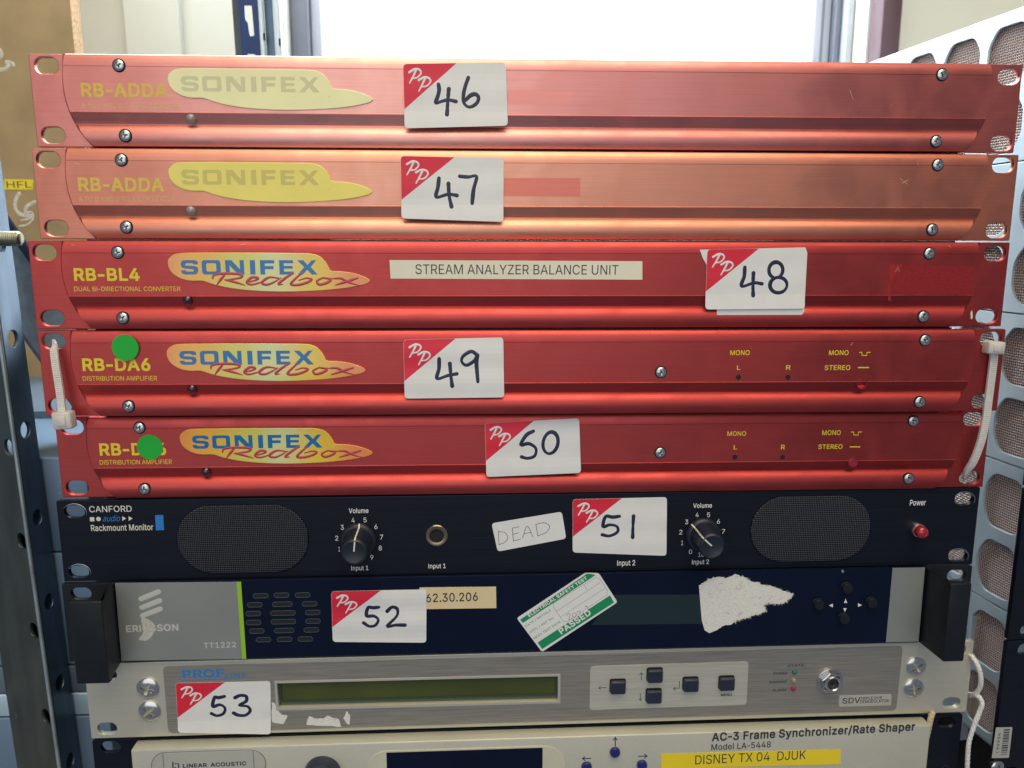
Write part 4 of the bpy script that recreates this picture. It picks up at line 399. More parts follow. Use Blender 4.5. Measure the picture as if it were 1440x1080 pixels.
# ------------------------------------------------------------ lot stickers (white with a red corner)
PPS = [[(130-57, 175-75), (200-57, 138-75), (255-57, 150-75), (268-57, 190-75), (225-57, 238-75), (165-57, 250-75)], [(212-57, 145-75), (180-57, 215-75), (130-57, 303-75)],
       [(238-57, 272-75), (305-57, 238-75), (362-57, 250-75), (380-57, 290-75), (335-57, 342-75), (270-57, 352-75)], [(318-57, 245-75), (285-57, 315-75), (238-57, 403-75)]]
def sticker(U, C, digits, y, label, red=(.52, .70), w=1.75, curl=0.0, under=None):
    c = U.Q(C, y); cx = sum(p[0] for p in c)/4; cz = sum(p[1] for p in c)/4; c = [(a-cx, b-cz) for a, b in c]
    def B(u, v):
        t = Vector(c[0])*(1-u)+Vector(c[1])*u; b = Vector(c[3])*(1-u)+Vector(c[2])*u; q = t*(1-v)+b*v; return (q.x, q.y)
    base = plate('lot_sticker', [rquad(c, 1.9)], y-.14, y, 'sticker_white', U.o, label=label, loc=(cx, 0, cz), smooth=False)
    a = B(0.002, .002); r1 = B(red[0], .002); r2 = B(.002, red[1])
    tl = rquad([a, r1, (0, 0), r2], 1.8)[:5]
    plate('red_corner', [tl+[r1, r2]], y-.17, y-.142, 'sticker_red', base, smooth=False)
    strokes('monogram', [[B(p[0]/1230, p[1]/770) for p in l] for l in PPS], .95, y-.172, 'sticker_white', base, h=.06, wf=lambda t, i: 1.15-.45*t)
    dd = []
    for l in digits: dd.append([(lambda q: (q[0]-cx, q[1]-cz))(U.L(p[0], p[1], y)) for p in l])
    strokes('number', dd, w, y-.145, 'ink', base, h=.06, wf=lambda t, i: 1.0+.13*math.sin(7*t+i)+.07*math.sin(19*t+2*i))
    seed = sum(ord(ch) for ch in label); rr = random.Random(seed)
    ZL = [-15+2.5*k for k in range(13)]; amp = .10+.28*rr.random(); ph = rr.uniform(0, 6); fold = rr.choice((0, 0, 1))
    def fy(z): return curl*(.5-z/30)*1.3+amp*math.sin(z*.42+ph)*.5+amp*.6+(fold*.5*max(0, (-z-7)/8))
    FY = [fy(z) for z in ZL]
    for o in [base]+list(base.children):
        bm = bmesh.new(); bm.from_mesh(o.data)
        for z in ZL: bmesh.ops.bisect_plane(bm, geom=list(bm.verts)+list(bm.edges)+list(bm.faces), plane_co=(0, 0, z*MM), plane_no=(0, 0, 1))
        for v in bm.verts:
            z = max(-14.99, min(14.99, v.co.z/MM)); k = int((z+15)/2.5); t = (z-ZL[k])/2.5; v.co.y -= (FY[k]*(1-t)+FY[k+1]*t)*MM
        bm.to_mesh(o.data); bm.free()
    return base
def ell(cx, cy, rx, ry, a0=0, a1=360, n=14, tilt=0):
    o = []
    for k in range(n+1):
        a = math.radians(a0+(a1-a0)*k/n); x = rx*math.cos(a); y = ry*math.sin(a); t = math.radians(tilt)
        o.append((cx+x*math.cos(t)-y*math.sin(t), cy+x*math.sin(t)+y*math.cos(t)))
    return o

# ------------------------------------------------------------ red extruded 1U units
H_RED = 42.4
def red_profile(H):
    P = [(1.5, H), (.9, H), (.25, H-.35), (-.35, H-1.2), (-.8, H-2.4), (-1.1, H-3.8), (-1.25, H-5.3), (-1.25, H-5.62), (-1.02, H-5.70), (-1.02, H-5.86), (-1.25, H-5.95),
         (-1.25, H-26.1), (-1.42, H-26.25), (-1.42, H-26.55), (-1.05, H-26.85), (1.25, H-31.6), (1.25, H-31.95)]
    for k in range(0, 15):
        a = math.radians(-8+k*12.2); P.append((1.15-3.0*math.sin(math.pi*(k/14)**.80*.78+.05), H-31.95-(H-31.95-.35)*(k/14)))
    P += [(0, .1), (1.5, 0)]
    return P
def red_unit(i, label, pose, mt, slots, screws, badge, badge_mat):
    U = Unit('rack_unit', label, 'rack unit', *pose, group='red one-height rack units at the top of the stack'); H = H_RED; o = U.o
    hw = 241.3
    sl = [U.L(*p, 1.5) for p in slots]
    plate('ear_plate', [rrect(0, H/2, 2*hw, H, .6, 2)]+[stad(x, z, SLOTW, SLOTH) for x, z in sl], 1.5, 4.6, mt, o, bevel=.35)
    # extruded front, its ends milled away along an arc
    R = 40.0
    def xe(z):
        zc = H-14; xc = -hw+16.3+R; d = z-zc
        if z > zc: d *= .75
        return xc-math.sqrt(max(1, R*R-d*d))
    prof = red_profile(H); P = []
    for a, b in zip(prof, prof[1:]):
        n = max(1, int(abs(b[1]-a[1])/1.2)); P += [(a[0]+(b[0]-a[0])*k/n, a[1]+(b[1]-a[1])*k/n) for k in range(n)]
    P.append(prof[-1]); xs = [-1, -.5, 0, .5, 1]; vs = []; fs = []
    for y, z in P:
        e = xe(z)
        for t in xs: vs.append((t*abs(e), y, z))
    n = len(xs)
    for k in range(len(P)-1):
        for j in range(n-1): fs.append((k*n+j, (k+1)*n+j, (k+1)*n+j+1, k*n+j+1))
    b0 = len(vs)
    for y, z in P: e = abs(xe(z)); vs += [(-e-1.7, 1.46, z), (e+1.7, 1.46, z)]
    for k in range(len(P)-1):
        fs.append((k*n, b0+2*k, b0+2*k+2, (k+1)*n)); fs.append((k*n+n-1, (k+1)*n+n-1, b0+2*k+3, b0+2*k+1))
    me = bpy.data.meshes.new('front_extrusion'); me.from_pydata([Vector(v)*MM for v in vs], [], fs)
    bm = bmesh.new(); bm.from_mesh(me); bmesh.ops.recalc_face_normals(bm, faces=bm.faces)
    bm.faces.ensure_lookup_table()
    if sum(f.normal.y*f.calc_area() for f in bm.faces) > 0: bmesh.ops.reverse_faces(bm, faces=bm.faces)
    bm.to_mesh(me); bm.free(); auto_smooth(me, 24)
    link('front_extrusion', me, mt, o)
    box('chassis', -215, 215, 4.7, 150, .05, H+.75, 'chassis_dark', o, .3)
    for k, p in enumerate(screws):
        top = False; x, z = U.L(*p, -1.4)
        y = -1.25
        if z < 10: y = -1.88
        elif z > H-5: y = -1.0
        plate('screw_pocket', [circ(x, z, 3.15, 28)], y-.06, y+.6, 'hole_dark', o)
        pan_screw('screw', x, y-.22, z, 2.55, o, rot=random.uniform(0, 1.5), dome=.38)
    if badge:
        x0, zt = U.L(*badge, -1.4); k = 1440/310.0
        rf = [(70, 145), (75, 115), (105, 86), (160, 72), (330, 69), (600, 69), (850, 71), (985, 74), (1045, 92), (1082, 128), (1103, 165), (1117, 189), (1180, 192), (1260, 204), (1330, 228), (1366, 250), (1362, 266), (1320, 284), (1200, 307), (1040, 322), (850, 330), (700, 328), (550, 318), (430, 300), (350, 280), (285, 258), (220, 258), (160, 247), (110, 220), (80, 185)]
        s = 96.3/(1368-70)
        f = lambda x, y: ((x-70)*s-48.0, -(y-69)*s*.97+9.5)
        b = plate('logo_badge', [smoothline([f(*p) for p in rf], 3, True)], -1.95, -1.24, badge_mat[0], o, bevel=.3, res=2, loc=(x0+48.0, 0, zt-9.5))
        lt = lambda x, y: f(x, y)
        def PL(pts): return [lt(*q) for q in pts]
        T, Bm = 119, 214
        def poly(nm, pls, m): 
            for q in pls: plate('logo_letter', q, -2.0, -1.93, m, b, smooth=False)
        lm = badge_mat[1]
        def frame(x0_, x1_, tx, ty, r=18):
            cx, cz = lt((x0_+x1_)/2, (T+Bm)/2); return [rrect(cx, cz, (x1_-x0_)*s, (Bm-T)*s*.97, r*s), rrect(cx, cz, (x1_-x0_-2*tx)*s, (Bm-T-2*ty)*s*.97, r*s*.55)]
        S_ = [(152, 143), (165, 122), (185, 119), (245, 119), (262, 128), (264, 147), (236, 147), (228, 139), (192, 139), (180, 146), (184, 155), (240, 158), (260, 166), (264, 186), (255, 208), (236, 214), (176, 214), (158, 206), (152, 186), (180, 186), (188, 194), (228, 195), (237, 187), (230, 178), (178, 175), (158, 166)]
        poly('S', [[PL(S_)]], lm); poly('O', [frame(287, 407, 28, 20)], lm)
        poly('N', [[PL([(437, 214), (437, 119), (478, 119), (530, 180), (530, 119), (557, 119), (557, 214), (517, 214), (464, 153), (464, 214)])]], lm)
        poly('I', [[PL([(595, 119), (628, 119), (628, 214), (595, 214)])]], lm)
        poly('F', [[PL([(660, 119), (752, 119), (752, 140), (690, 140), (690, 158), (746, 158), (746, 178), (690, 178), (690, 214), (660, 214)])]], lm)
        poly('E', [[PL([(783, 119), (873, 119), (873, 139), (812, 139), (812, 157), (869, 157), (869, 175), (812, 175), (812, 194), (875, 194), (875, 214), (783, 214)])]], lm)
        poly('X', [[PL([(900, 119), (938, 119), (965, 150), (994, 119), (1022, 119), (985, 165), (1028, 214), (990, 214), (962, 182), (932, 214), (900, 214), (944, 165)])]], lm)
        if badge_mat[2]:
            RB = [[(352, 240), (362, 218), (420, 208), (500, 209), (540, 217), (530, 235), (470, 246), (430, 249)], [(432, 214), (405, 245), (376, 283)], [(430, 249), (490, 263), (556, 285)],
                  [(585, 263), (630, 250), (642, 237), (610, 232), (580, 250), (570, 270), (600, 281), (650, 269), (690, 254)],
                  [(772, 237), (720, 232), (682, 250), (667, 272), (700, 281), (745, 264), (790, 236)], [(868, 206), (815, 240), (772, 277), (800, 279)],
                  [(922, 208), (885, 240), (852, 278), (900, 283), (960, 266), (988, 246), (955, 238), (905, 252)],
                  [(1062, 235), (1022, 258), (1038, 281), (1088, 268), (1112, 246), (1062, 235), (1140, 242)],
                  [(1135, 240), (1180, 240), (1230, 266), (1292, 285)], [(1288, 237), (1210, 262), (1140, 285)]]
            strokes('logo_script', [PL(l) for l in RB], .95, -1.99, 'logo_red', b, h=.09, wf=lambda t, i: .55+.85*math.sin(math.pi*min(1, t*.9+.1)))
    return U
SALMON = dict()
P1 = (1.17, 7.11, -.0026, 0.0, -49.97); P2 = (.72, 2.24, -.0030, -.0007, -93.61); P3 = (-2.54, -3.20, -.0025, -.0006, -136.84); P4 = (-2.11, -5.30, -.0086, -.0013, -180.13); P5 = (-.41, .43, -.0025, -.0007, -223.66)
LEDB = [(2.45, 1.0), (2.45, -.6), (2.3, -1.4), (1.8, -2.1), (1.0, -2.6), (.01, -2.75)]
def led(U, p, m, y=.35, r=1.0, name='indicator_light'):
    x, z = U.L(*p, y-1.5)
    return lathe(name, [(a*r, b) for a, b in LEDB], m, U.o, 20, loc=(x, y, z))
U1 = red_unit(1, 'faded pink rack unit on top of the stack, with sticker 46, pale yellow logo', P1, 'faded_pink_with_flare', [(65, 92), (74.5, 190), (1419, 108), (1408.5, 201.5)], [(167, 92), (177, 191), (1325, 105), (1315.5, 199)], (235, 95.5), ('badge_pale', 'logo_grey', False))
U2 = red_unit(2, 'faded salmon rack unit second from the top, with sticker 47 and redder patch', P2, 'faded_salmon_with_flare', [(67.5, 224.5), (79, 321), (1411, 232), (1401.5, 324)], [(170.5, 225), (178.5, 319.5), (1319, 232), (1310, 323)], (236, 227.5), ('badge_yellow', 'logo_grey_warm', False))
U3 = red_unit(3, 'bright red rack unit with cream STREAM ANALYZER BALANCE UNIT strip and sticker 48', P3, 'red_anodised', [(62.5, 355), (73.5, 447.5), (1399.5, 356.5), (1387.5, 445)], [(165.5, 355), (173.5, 447), (1307, 356.5), (1297.5, 445)], (235, 355), ('badge_print', 'logo_blue', True))
U4 = red_unit(4, 'bright red rack unit with sticker 49, held by nylon ties at both ends', P4, 'red_anodised', [(75, 480), (84, 571), (1393.5, 477), (1381.5, 564.5)], [(181.5, 571), (1301, 478.5), (1292.5, 565), (929.5, 523.5)], (233.5, 483), ('badge_print', 'logo_blue', True))
U5 = red_unit(5, 'bright red rack unit with sticker 50, lowest red one, above the black monitor', P5, 'red_anodised', [(101, 601), (108.5, 686), (1369.5, 589.5), (1363.5, 672)], [(196, 601.5), (204, 687), (1284.5, 592), (1277, 672.5), (928.5, 636.5)], (252, 602.5), ('badge_print', 'logo_blue', True))
led(U1, (268, 166.5), 'led_dead'); led(U2, (268, 296), 'led_dead'); led(U3, (263.5, 422), 'led_dark_red'); led(U4, (269.5, 547), 'led_dark_red'); led(U5, (289.5, 663.5), 'led_dark_red')
YT = -1.26
U1.text('RB-ADDA', (113, 116.5, 236, 136), YT, 'print_yellow_faded', bold=.022); U1.text('A TO D AND D TO A CONVERTER', (114, 144, 252, 152), YT, 'print_yellow_ghost')
U2.text('RB-ADDA', (109, 249.5, 231, 269), YT, 'print_yellow_faded', bold=.022); U2.text('A TO D AND D TO A CONVERTER', (110, 276, 246, 283.5), YT, 'print_yellow_ghost')
U3.text('RB-BL4', (103, 377, 197, 395), YT, 'print_yellow', bold=.026); U3.text('DUAL BI-DIRECTIONAL CONVERTER', (104, 403, 254, 409.5), YT, 'print_yellow', bold=.006)
U4.text('RB-DA6', (115, 504, 212, 522), YT, 'print_yellow', bold=.026); U4.text('DISTRIBUTION AMPLIFIER', (116, 529, 221, 535.5), YT, 'print_yellow', bold=.006)
U5.text('RB-DA6', (139, 623.5, 234, 641), YT, 'print_yellow', bold=.026); U5.text('DISTRIBUTION AMPLIFIER', (140, 647, 242, 653.5), YT, 'print_yellow', bold=.006)
def dot(U, p, r, m, label=None):
    x, z = U.L(*p, -1.7); return plate('round_sticker', [circ(0, 0, r, 40)], -1.5, -1.35, m, U.o, loc=(x, 0, z), label=label, smooth=False)
dot(U4, (177, 488.5), 6.4, 'sticker_green', 'plain green round sticker above RB-DA6').location.y = -1.0*MM
dot(U5, (210.5, 629), 6.4, 'sticker_green', 'plain green round sticker covering the D and A of RB-DA6')
# mono / stereo printing, holes
for U, a in ((U4, dict(m1=(1027, 492.5, 1054, 499.5), L=(1036.5, 514, 1041, 520), R=(1105.5, 513.5, 1111.5, 520), m2=(1166, 492.5, 1193, 499.5), st=(1160, 513.5, 1195.5, 520.5), g=(1208, 1223, 497), b=(1206.5, 1222, 517), h=[(1038.5, 530.5), (1108, 530.5)], p=(1212, 540))),
             (U5, dict(m1=(1023, 606.5, 1049, 613), L=(1032, 626, 1036.5, 632), R=(1098.5, 625.5, 1103.5, 632), m2=(1156.5, 605, 1182, 612), st=(1151, 625, 1184.5, 631.5), g=(1196.5, 1211, 609), b=(1195, 1209.5, 628.5), h=[(1033.5, 643), (1100.5, 643)], p=(1199.5, 650.5)))):
    for k, t in (('m1', 'MONO'), ('L', 'L'), ('R', 'R'), ('m2', 'MONO'), ('st', 'STEREO')): U.text(t, a[k], YT, 'print_yellow', bold=.012)
    x0, x1, y = a['g']; A = U.Q([(x0, y-1.5), (x0+4, y-1.5), (x0+4, y+2.8), (x1-4, y+2.8), (x1-4, y-1.5), (x1+1, y-1.5)], YT)
    strokes('switch_symbol', [A], .5, YT, 'print_yellow', U.o, h=.05, cap=False, smooth=False)
    x0, x1, y = a['b']; strokes('switch_symbol', [U.Q([(x0, y), (x1, y)], YT)], .6, YT, 'print_yellow', U.o, h=.05, cap=False)
    for q in a['h']:
        x, z = U.L(*q, YT); plate('trimmer_hole', [circ(x, z, 1.35, 20)], YT-.02, YT+.3, 'hole_dark', U.o)
    x, z = U.L(*a['p'], YT)
    fresh = U is U5
    plate('switch_bore', [circ(x, z, 2.75, 28), circ(x, z, 2.3, 28)], YT-.12, YT+3.0, 'red_anodised', U.o, bevel=.08)
    plate('push_switch', [circ(x, z, 2.3, 24)], YT+(-.4 if fresh else .9), YT+3, 'led_red' if fresh else 'red_print', U.o, bevel=.2)
# stickers
c3 = crop(560, 80, 1440/170)
sticker(U1, [(566.7, 90), (711, 87.7), (714, 177.4), (569.5, 181.3)], [[c3(*p) for p in l] for l in ([(480, 330), (488, 400), (470, 480), (448, 552), (530, 530), (600, 517), (688, 535)], [(603, 385), (592, 520), (582, 690)], [(835, 250), (800, 350), (778, 450), (780, 545), (830, 598), (890, 590), (945, 540), (955, 480), (915, 448), (860, 465), (800, 520)])], -1.6, 'white lot sticker with red corner, handwritten 46', curl=.9)
c3 = crop(480, 0, 3)
sticker(U2, [(563.3, 219.3), (708.3, 222.7), (707.7, 312.3), (565, 307.3)], [[c3(*p) for p in l] for l in ([(412, 752), (408, 790), (401, 832), (450, 820), (488, 825)], [(452, 775), (455, 825), (465, 872)], [(500, 744), (535, 747), (570, 745), (558, 800), (552, 858)])], -1.6, 'white lot sticker with red corner, handwritten 47', curl=.7)
c3 = crop(960, 330, 7.2)
us = U3.Q([c3(*p) for p in [(172, 152), (1240, 128), (1262, 180), (1240, 600), (1230, 780), (1205, 813), (375, 832), (346, 812), (346, 765), (240, 300), (205, 240)]], -1.6)
ux = sum(p[0] for p in us)/len(us); uz = sum(p[1] for p in us)/len(us)
plate('old_sticker', [[(a-ux, b-uz) for a, b in us]], -1.65, -1.5, 'sticker_white', U3.o, loc=(ux, 0, uz), label='older sticker peeping out behind sticker 48', smooth=False)
sticker(U3, [(994.5, 350.5), (1133.5, 348.3), (1131, 433.8), (991.2, 435)], [[c3(*p) for p in l] for l in ([(628, 330), (622, 420), (595, 522), (720, 488), (800, 497)], [(715, 388), (710, 500), (712, 615)], ell(942, 358, 70, 80, -60, 300, 16, 8), ell(968, 510, 86, 78, -70, 290, 16, -8))], -1.8, 'white lot sticker with red corner, handwritten 48', red=(.52, .70))
c3 = crop(480, 330, 3)
sticker(U4, [(567.3, 477.7), (707.7, 474.3), (709, 558.3), (569.3, 560)], [[c3(*p) for p in l] for l in ([(413, 522), (412, 565), (404, 606), (450, 593), (487, 586)], [(458, 543), (462, 590), (468, 637)], [(575, 508), (548, 492), (514, 512), (508, 535), (528, 550), (560, 532), (574, 508), (570, 540), (576, 618)])], -1.6, 'white lot sticker with red corner, handwritten 49', curl=.6)
sticker(U5, [(681.7, 595), (814.3, 588), (816.7, 664.3), (684, 670)], [[c3(*p) for p in l] for l in ([(810, 828), (780, 845), (757, 885), (790, 880), (820, 900), (815, 932), (785, 942), (760, 936)], ell(882, 877, 31, 46, -70, 290, 14, 12))], -1.6, 'white lot sticker with red corner, handwritten 50', curl=.5)
# cream strip
q = U3.Q([(547.7, 365.7), (903.3, 367.3), (903.3, 393.3), (549.3, 391.7)], -1.4)
cs = plate('label_strip', [q], -1.45, -1.27, 'sticker_cream', U3.o, smooth=False, label='cream strip reading STREAM ANALYZER BALANCE UNIT')
U3.text('STREAM ANALYZER BALANCE UNIT', (584, 372, 869.5, 386), -1.45, 'print_dark', parent=cs, rot=-.003)
# marks where labels used to be
q = U2.Q([(708, 250), (816, 250.5), (816, 276.5), (708, 276)], YT); plate('label_ghost', [q], YT-.012, YT+.1, 'fresh_patch', U2.o, smooth=False, label='less faded patch left by an old label')
q = U1.Q([(712, 126), (805, 127), (804, 148), (712, 147)], YT); plate('label_ghost', [q], YT-.012, YT+.1, 'fresh_patch_pink', U1.o, smooth=False, label='faint patch left by an old label')
q = U3.Q([(1250, 373), (1372, 375), (1366, 414), (1249, 412)], YT); plate('label_ghost', [rquad(q, 2)], YT-.012, YT+.1, 'residue_patch', U3.o, smooth=False, label='dull patch left by a peeled sticker')
q = U3.Q([(1250.5, 371.5), (1270, 372), (1251, 397)], YT); plate('sticker_scrap', [q], YT-.05, YT+.1, 'red_scrap', U3.o, smooth=False)
q = U3.Q([(1249, 397), (1251, 397), (1252.5, 423), (1248.5, 422)], YT); plate('sticker_scrap', [q], YT-.04, YT+.1, 'red_scrap', U3.o, smooth=False)
U3.text('A', (1259, 375.5, 1265.5, 382), YT-.05, 'fresh_patch_pink')
q = U3.Q([(1364.5, 441), (1366.5, 437), (1367, 447), (1364.5, 449)], -1.2); plate('paint_chip', [q], -1.7, -.9, 'sticker_cream', U3.o, smooth=False)

mat('nick', (.80, .62, .52), .5, .3)
for U, l in ((U1, [(1195, 127), (1200, 140)]), (U1, [(1253, 147), (1254.5, 148)]), (U1, [(240, 79), (248, 78)]), (U2, [(1266, 251), (1276, 259)]), (U2, [(1268, 258), (1277, 253)]), (U2, [(1290, 226), (1291.5, 233)]), (U2, [(858, 223.5), (859, 224)]),
             (U2, [(104, 229), (112, 231)]), (U3, [(338, 344), (345, 343.5)]), (U3, [(100, 344), (104, 345)]), (U3, [(1334, 345), (1337, 348)]), (U4, [(491, 472), (493, 473)]), (U3, [(346, 456), (347, 457)]), (U5, [(84, 677), (85.5, 678)]), (U5, [(82, 693), (83.5, 694)]), (U4, [(1196, 486), (1199, 482)]), (U1, [(824, 172), (825, 172.5)]), (U1, [(306, 165), (306.8, 165.5)])):
    strokes('scratch', [U.Q(l, -1.3)], .15, -1.28, 'nick', U.o, h=.03)
# ------------------------------------------------------------ black two-speaker monitor panel
HB = 43.4
def slot_ring(x, z, y, o, r=6.0, a0=200, a1=350):
    strokes('wear_mark', [ell(x, z-.6, r, r*.78, a0-180-40, a1-180-20, 12)], .35, y, 'steel', o, h=.03, wf=lambda t, i: .3+.9*math.sin(math.pi*t))
def flat_unit(name, label, cat, pose, H, slots, m, thick=3.0, ch=None, loops=(), hw=241.3):
    U = Unit(name, label, cat, *pose); sl = [U.L(*p, 0) for p in slots]
    plate('front_panel', [rrect(0, H/2, 2*hw, H, .5, 2)]+[stad(x, z, 10.3, 6.6) for x, z in sl]+list(loops), 0, thick, m, U.o, bevel=.3)
    box('chassis', -218, 218, thick+.1, ch or 200, .05, H+.3, 'chassis_dark', U.o, .3)
    return U, sl
U6, s6 = flat_unit('monitor_unit', 'black rackmount monitor with two oval speaker grilles, sticker 51 and a DEAD label', 'audio monitor', (-2.04, -.09, .0029, .0006, -267.49), HB, [(104.5, 719.5), (110.8, 804), (1356, 702), (1347, 781.5)], 'black_panel')
for x, z in s6: slot_ring(x, z, 0, U6.o)
for bx in ((245.8, 712.5, 432, 808.2), (1057.5, 699.5, 1227.3, 791.7)):
    x0, z1 = U6.L(bx[0], bx[1]); x1, _ = U6.L(bx[2], bx[1]); zc = (z1+U6.L(bx[0], bx[3])[1])/2; h = z1-U6.L(bx[0], bx[3])[1]; w = x1-x0; cx = (x0+x1)/2
    gz = zc+( .5 if bx[0] < 500 else .5)
    sh = lambda w_, h_: rrect(0, 0, w_, h_, min(h_/2-.15, 18.6), 12)
    g = plate('speaker_grille', [sh(w, h)], -.9, .4, 'grille', U6.o, bevel=.85, loc=(cx, 0, gz), res=2)
    plate('grille_rim', [rrect(0, 0, w+1.0, h+1.0, min(h/2+.2, 19), 12), rrect(0, 0, w-.2, h-.2, min(h/2-.3, 18.4), 12)], -.12, .1, 'black_gloss', g, bevel=.05)
def knob(U, base, ang, o):
    x, z = U.L(*base); rib = lambda a, r, y: 1+(.022*math.cos(a*24) if -15 < y < -4.5 and r > 6 else 0)
    k = lathe('volume_knob', [(8.6, 0), (9.3, -.4), (9.3, -2.2), (8.7, -3.0), (7.6, -3.4), (7.3, -4.4), (7.0, -14.6), (6.7, -16.6), (6.2, -17.3), (5.6, -17.6), (5.2, -17.35), (.01, -17.3)], 'black_knob', o, 72, loc=(x, 0, z), mod=rib)
    c, s = math.cos(ang), math.sin(ang)
    def P(r, y): return (r*c, y, r*s)
    pts = [P(.3, -17.42), P(5.4, -17.6), P(6.5, -17.2), P(7.15, -16), P(7.35, -8), P(7.55, -3.9), P(8.9, -3.0), P(9.4, -2.2)]
    vs = []; fs = []; n = Vector((-s, 0, c))*.38
    for p in pts: vs += [Vector(p)-n, Vector(p)+n]
    for i in range(len(pts)-1): fs.append((2*i, 2*i+1, 2*i+3, 2*i+2))
    mesh('pointer_line', vs, fs, 'print_cream', k); return k
knob(U6, (504.5, 758.5), math.radians(84), U6.o); knob(U6, (988, 751), math.radians(137), U6.o)
c7 = crop(440, 690, 1440/220); c8 = crop(920, 690, 3)
def digits(U, lst, cf, hw, hh):
    for t, x, y in lst:
        a = cf(x-hw*(.5 if t == '1' else len(t)), y-hh); b = cf(x+hw*(.5 if t == '1' else len(t)), y+hh); U.text(t, (*a, *b), 0, 'print_white', name='scale_digit', bold=.004)
digits(U6, [('1', 242, 538), ('2', 220, 437), ('3', 270, 338), ('4', 370, 272), ('5', 480, 270), ('6', 580, 332), ('7', 632, 428), ('8', 620, 528), ('9', 543, 613)], c7, 15, 22)
digits(U6, [('1', 118, 220), ('2', 112, 175), ('3', 137, 132), ('4', 181, 102), ('5', 229, 102), ('6', 271, 130), ('7', 292, 172), ('0', 153, 258), ('10', 198, 270)], c8, 6, 9.5)
U6.text('Volume', (*c7(330, 162), *c7(512, 208)), 0, 'print_white', bold=.01); U6.text('Input 1', (*c7(352, 692), *c7(512, 745)), 0, 'print_white', bold=.008); U6.text('Input 1', (*c7(1063, 674), *c7(1223, 727)), 0, 'print_white', bold=.008)
U6.text('Volume', (*c8(165, 53), *c8(243, 73)), 0, 'print_white', bold=.01); U6.text('Input 2', (*c8(160, 291), *c8(230, 316)), 0, 'print_white', bold=.008); U6.text('Input 2', (868, 788, 893, 797.5), 0, 'print_white', bold=.008)
U6.text('Power', (1280, 703, 1301.5, 711), 0, 'print_white', bold=.012)
x, z = U6.L(614.2, 752.8)
j = lathe('jack_socket', [(5.9, 0), (5.9, -.7), (5.5, -1.1), (4.2, -1.15), (3.7, -.9), (3.45, -.2), (3.4, 2.5)], 'brass', U6.o, 36, loc=(x, 0, z)); plate('socket_bore', [circ(0, 0, 3.45, 24)], -.02, .3, 'hole_dark', j)
x, z = U6.L(1288.5, 743.5)
j = lathe('power_lamp', [(4.0, 0), (4.0, -2.6), (3.6, -3.2), (3.2, -3.2)], 'nickel', U6.o, 32, loc=(x, 0, z)); lathe('lamp_lens', [(3.3, -2.6), (3.3, -5.8), (3.0, -6.8), (2.2, -7.5), (.01, -7.8)], 'button_red', j, 28)
# printed maker's block
t = U6.text('CANFORD', (125, 711.8, 185.5, 720.5), 0, 'print_white', shear=0, bold=-.004)
x, z = U6.L(129.6, 730.2); plate('print_square', [rrect(x, z, 2.2, 2.2, .1)], -.05, 0, 'print_cream', U6.o, smooth=False)
x, z = U6.L(138.5, 729.8); plate('print_dot', [circ(x, z, 1.15, 20)], -.05, 0, 'print_cream', U6.o, smooth=False)
U6.text('audio', (144, 724.7, 169.5, 733.5), 0, 'print_blue', shear=.45)
for px in (172, 181): plate('print_arrow', [U6.Q([(px, 726), (px+5.5, 729), (px, 732.5)])], -.05, 0, 'print_cream', U6.o, smooth=False)
U6.text('Rackmount Monitor', (127.5, 738, 216, 747), 0, 'print_cream', bold=.012)
plate('print_block', [U6.Q([(218, 724.5), (229.5, 724.2), (230.8, 745.4), (219.3, 745.8)])], -.05, 0, 'print_blue', U6.o, smooth=False)
c2 = crop(480, 660, 1234/480)
sticker(U6, [(805.2, 702), (937.8, 698.9), (937, 781.4), (805.2, 776.7)], [[c2(*p) for p in l] for l in ([(1005, 169), (980, 172), (955, 170), (946, 206), (970, 200), (996, 206), (998, 226), (970, 240), (943, 236)], [(1056, 168), (1054, 205), (1053, 245)])], -.05, 'white lot sticker with red corner, handwritten 51')
q = U6.Q([c2(543, 195), c2(797, 153), c2(813, 250), c2(565, 297)]); cx = sum(a for a, b in q)/4; cz = sum(b for a, b in q)/4
ds = plate('dead_label', [rquad([(a-cx, b-cz) for a, b in q], 1.8)], -.16, 0, 'sticker_white', U6.o, loc=(cx, 0, cz), smooth=False, label='small tilted white label with DEAD handwritten in pen')
DD = [[(568, 222), (570, 272)], [(568, 225), (590, 228), (602, 245), (592, 262), (570, 272)], [(618, 212), (622, 258)], [(618, 212), (642, 207)], [(620, 235), (640, 229)], [(622, 258), (648, 252)], [(655, 248), (672, 205), (692, 243)], [(662, 232), (686, 227)], [(703, 198), (710, 240)], [(703, 198), (735, 193), (753, 207), (740, 228), (710, 240)]]
strokes('handwriting', [[(lambda a: (a[0]-cx, a[1]-cz))(U6.L(*c2(*p))) for p in l] for l in DD], .32, -.16, 'ink_thin', ds, h=.04)

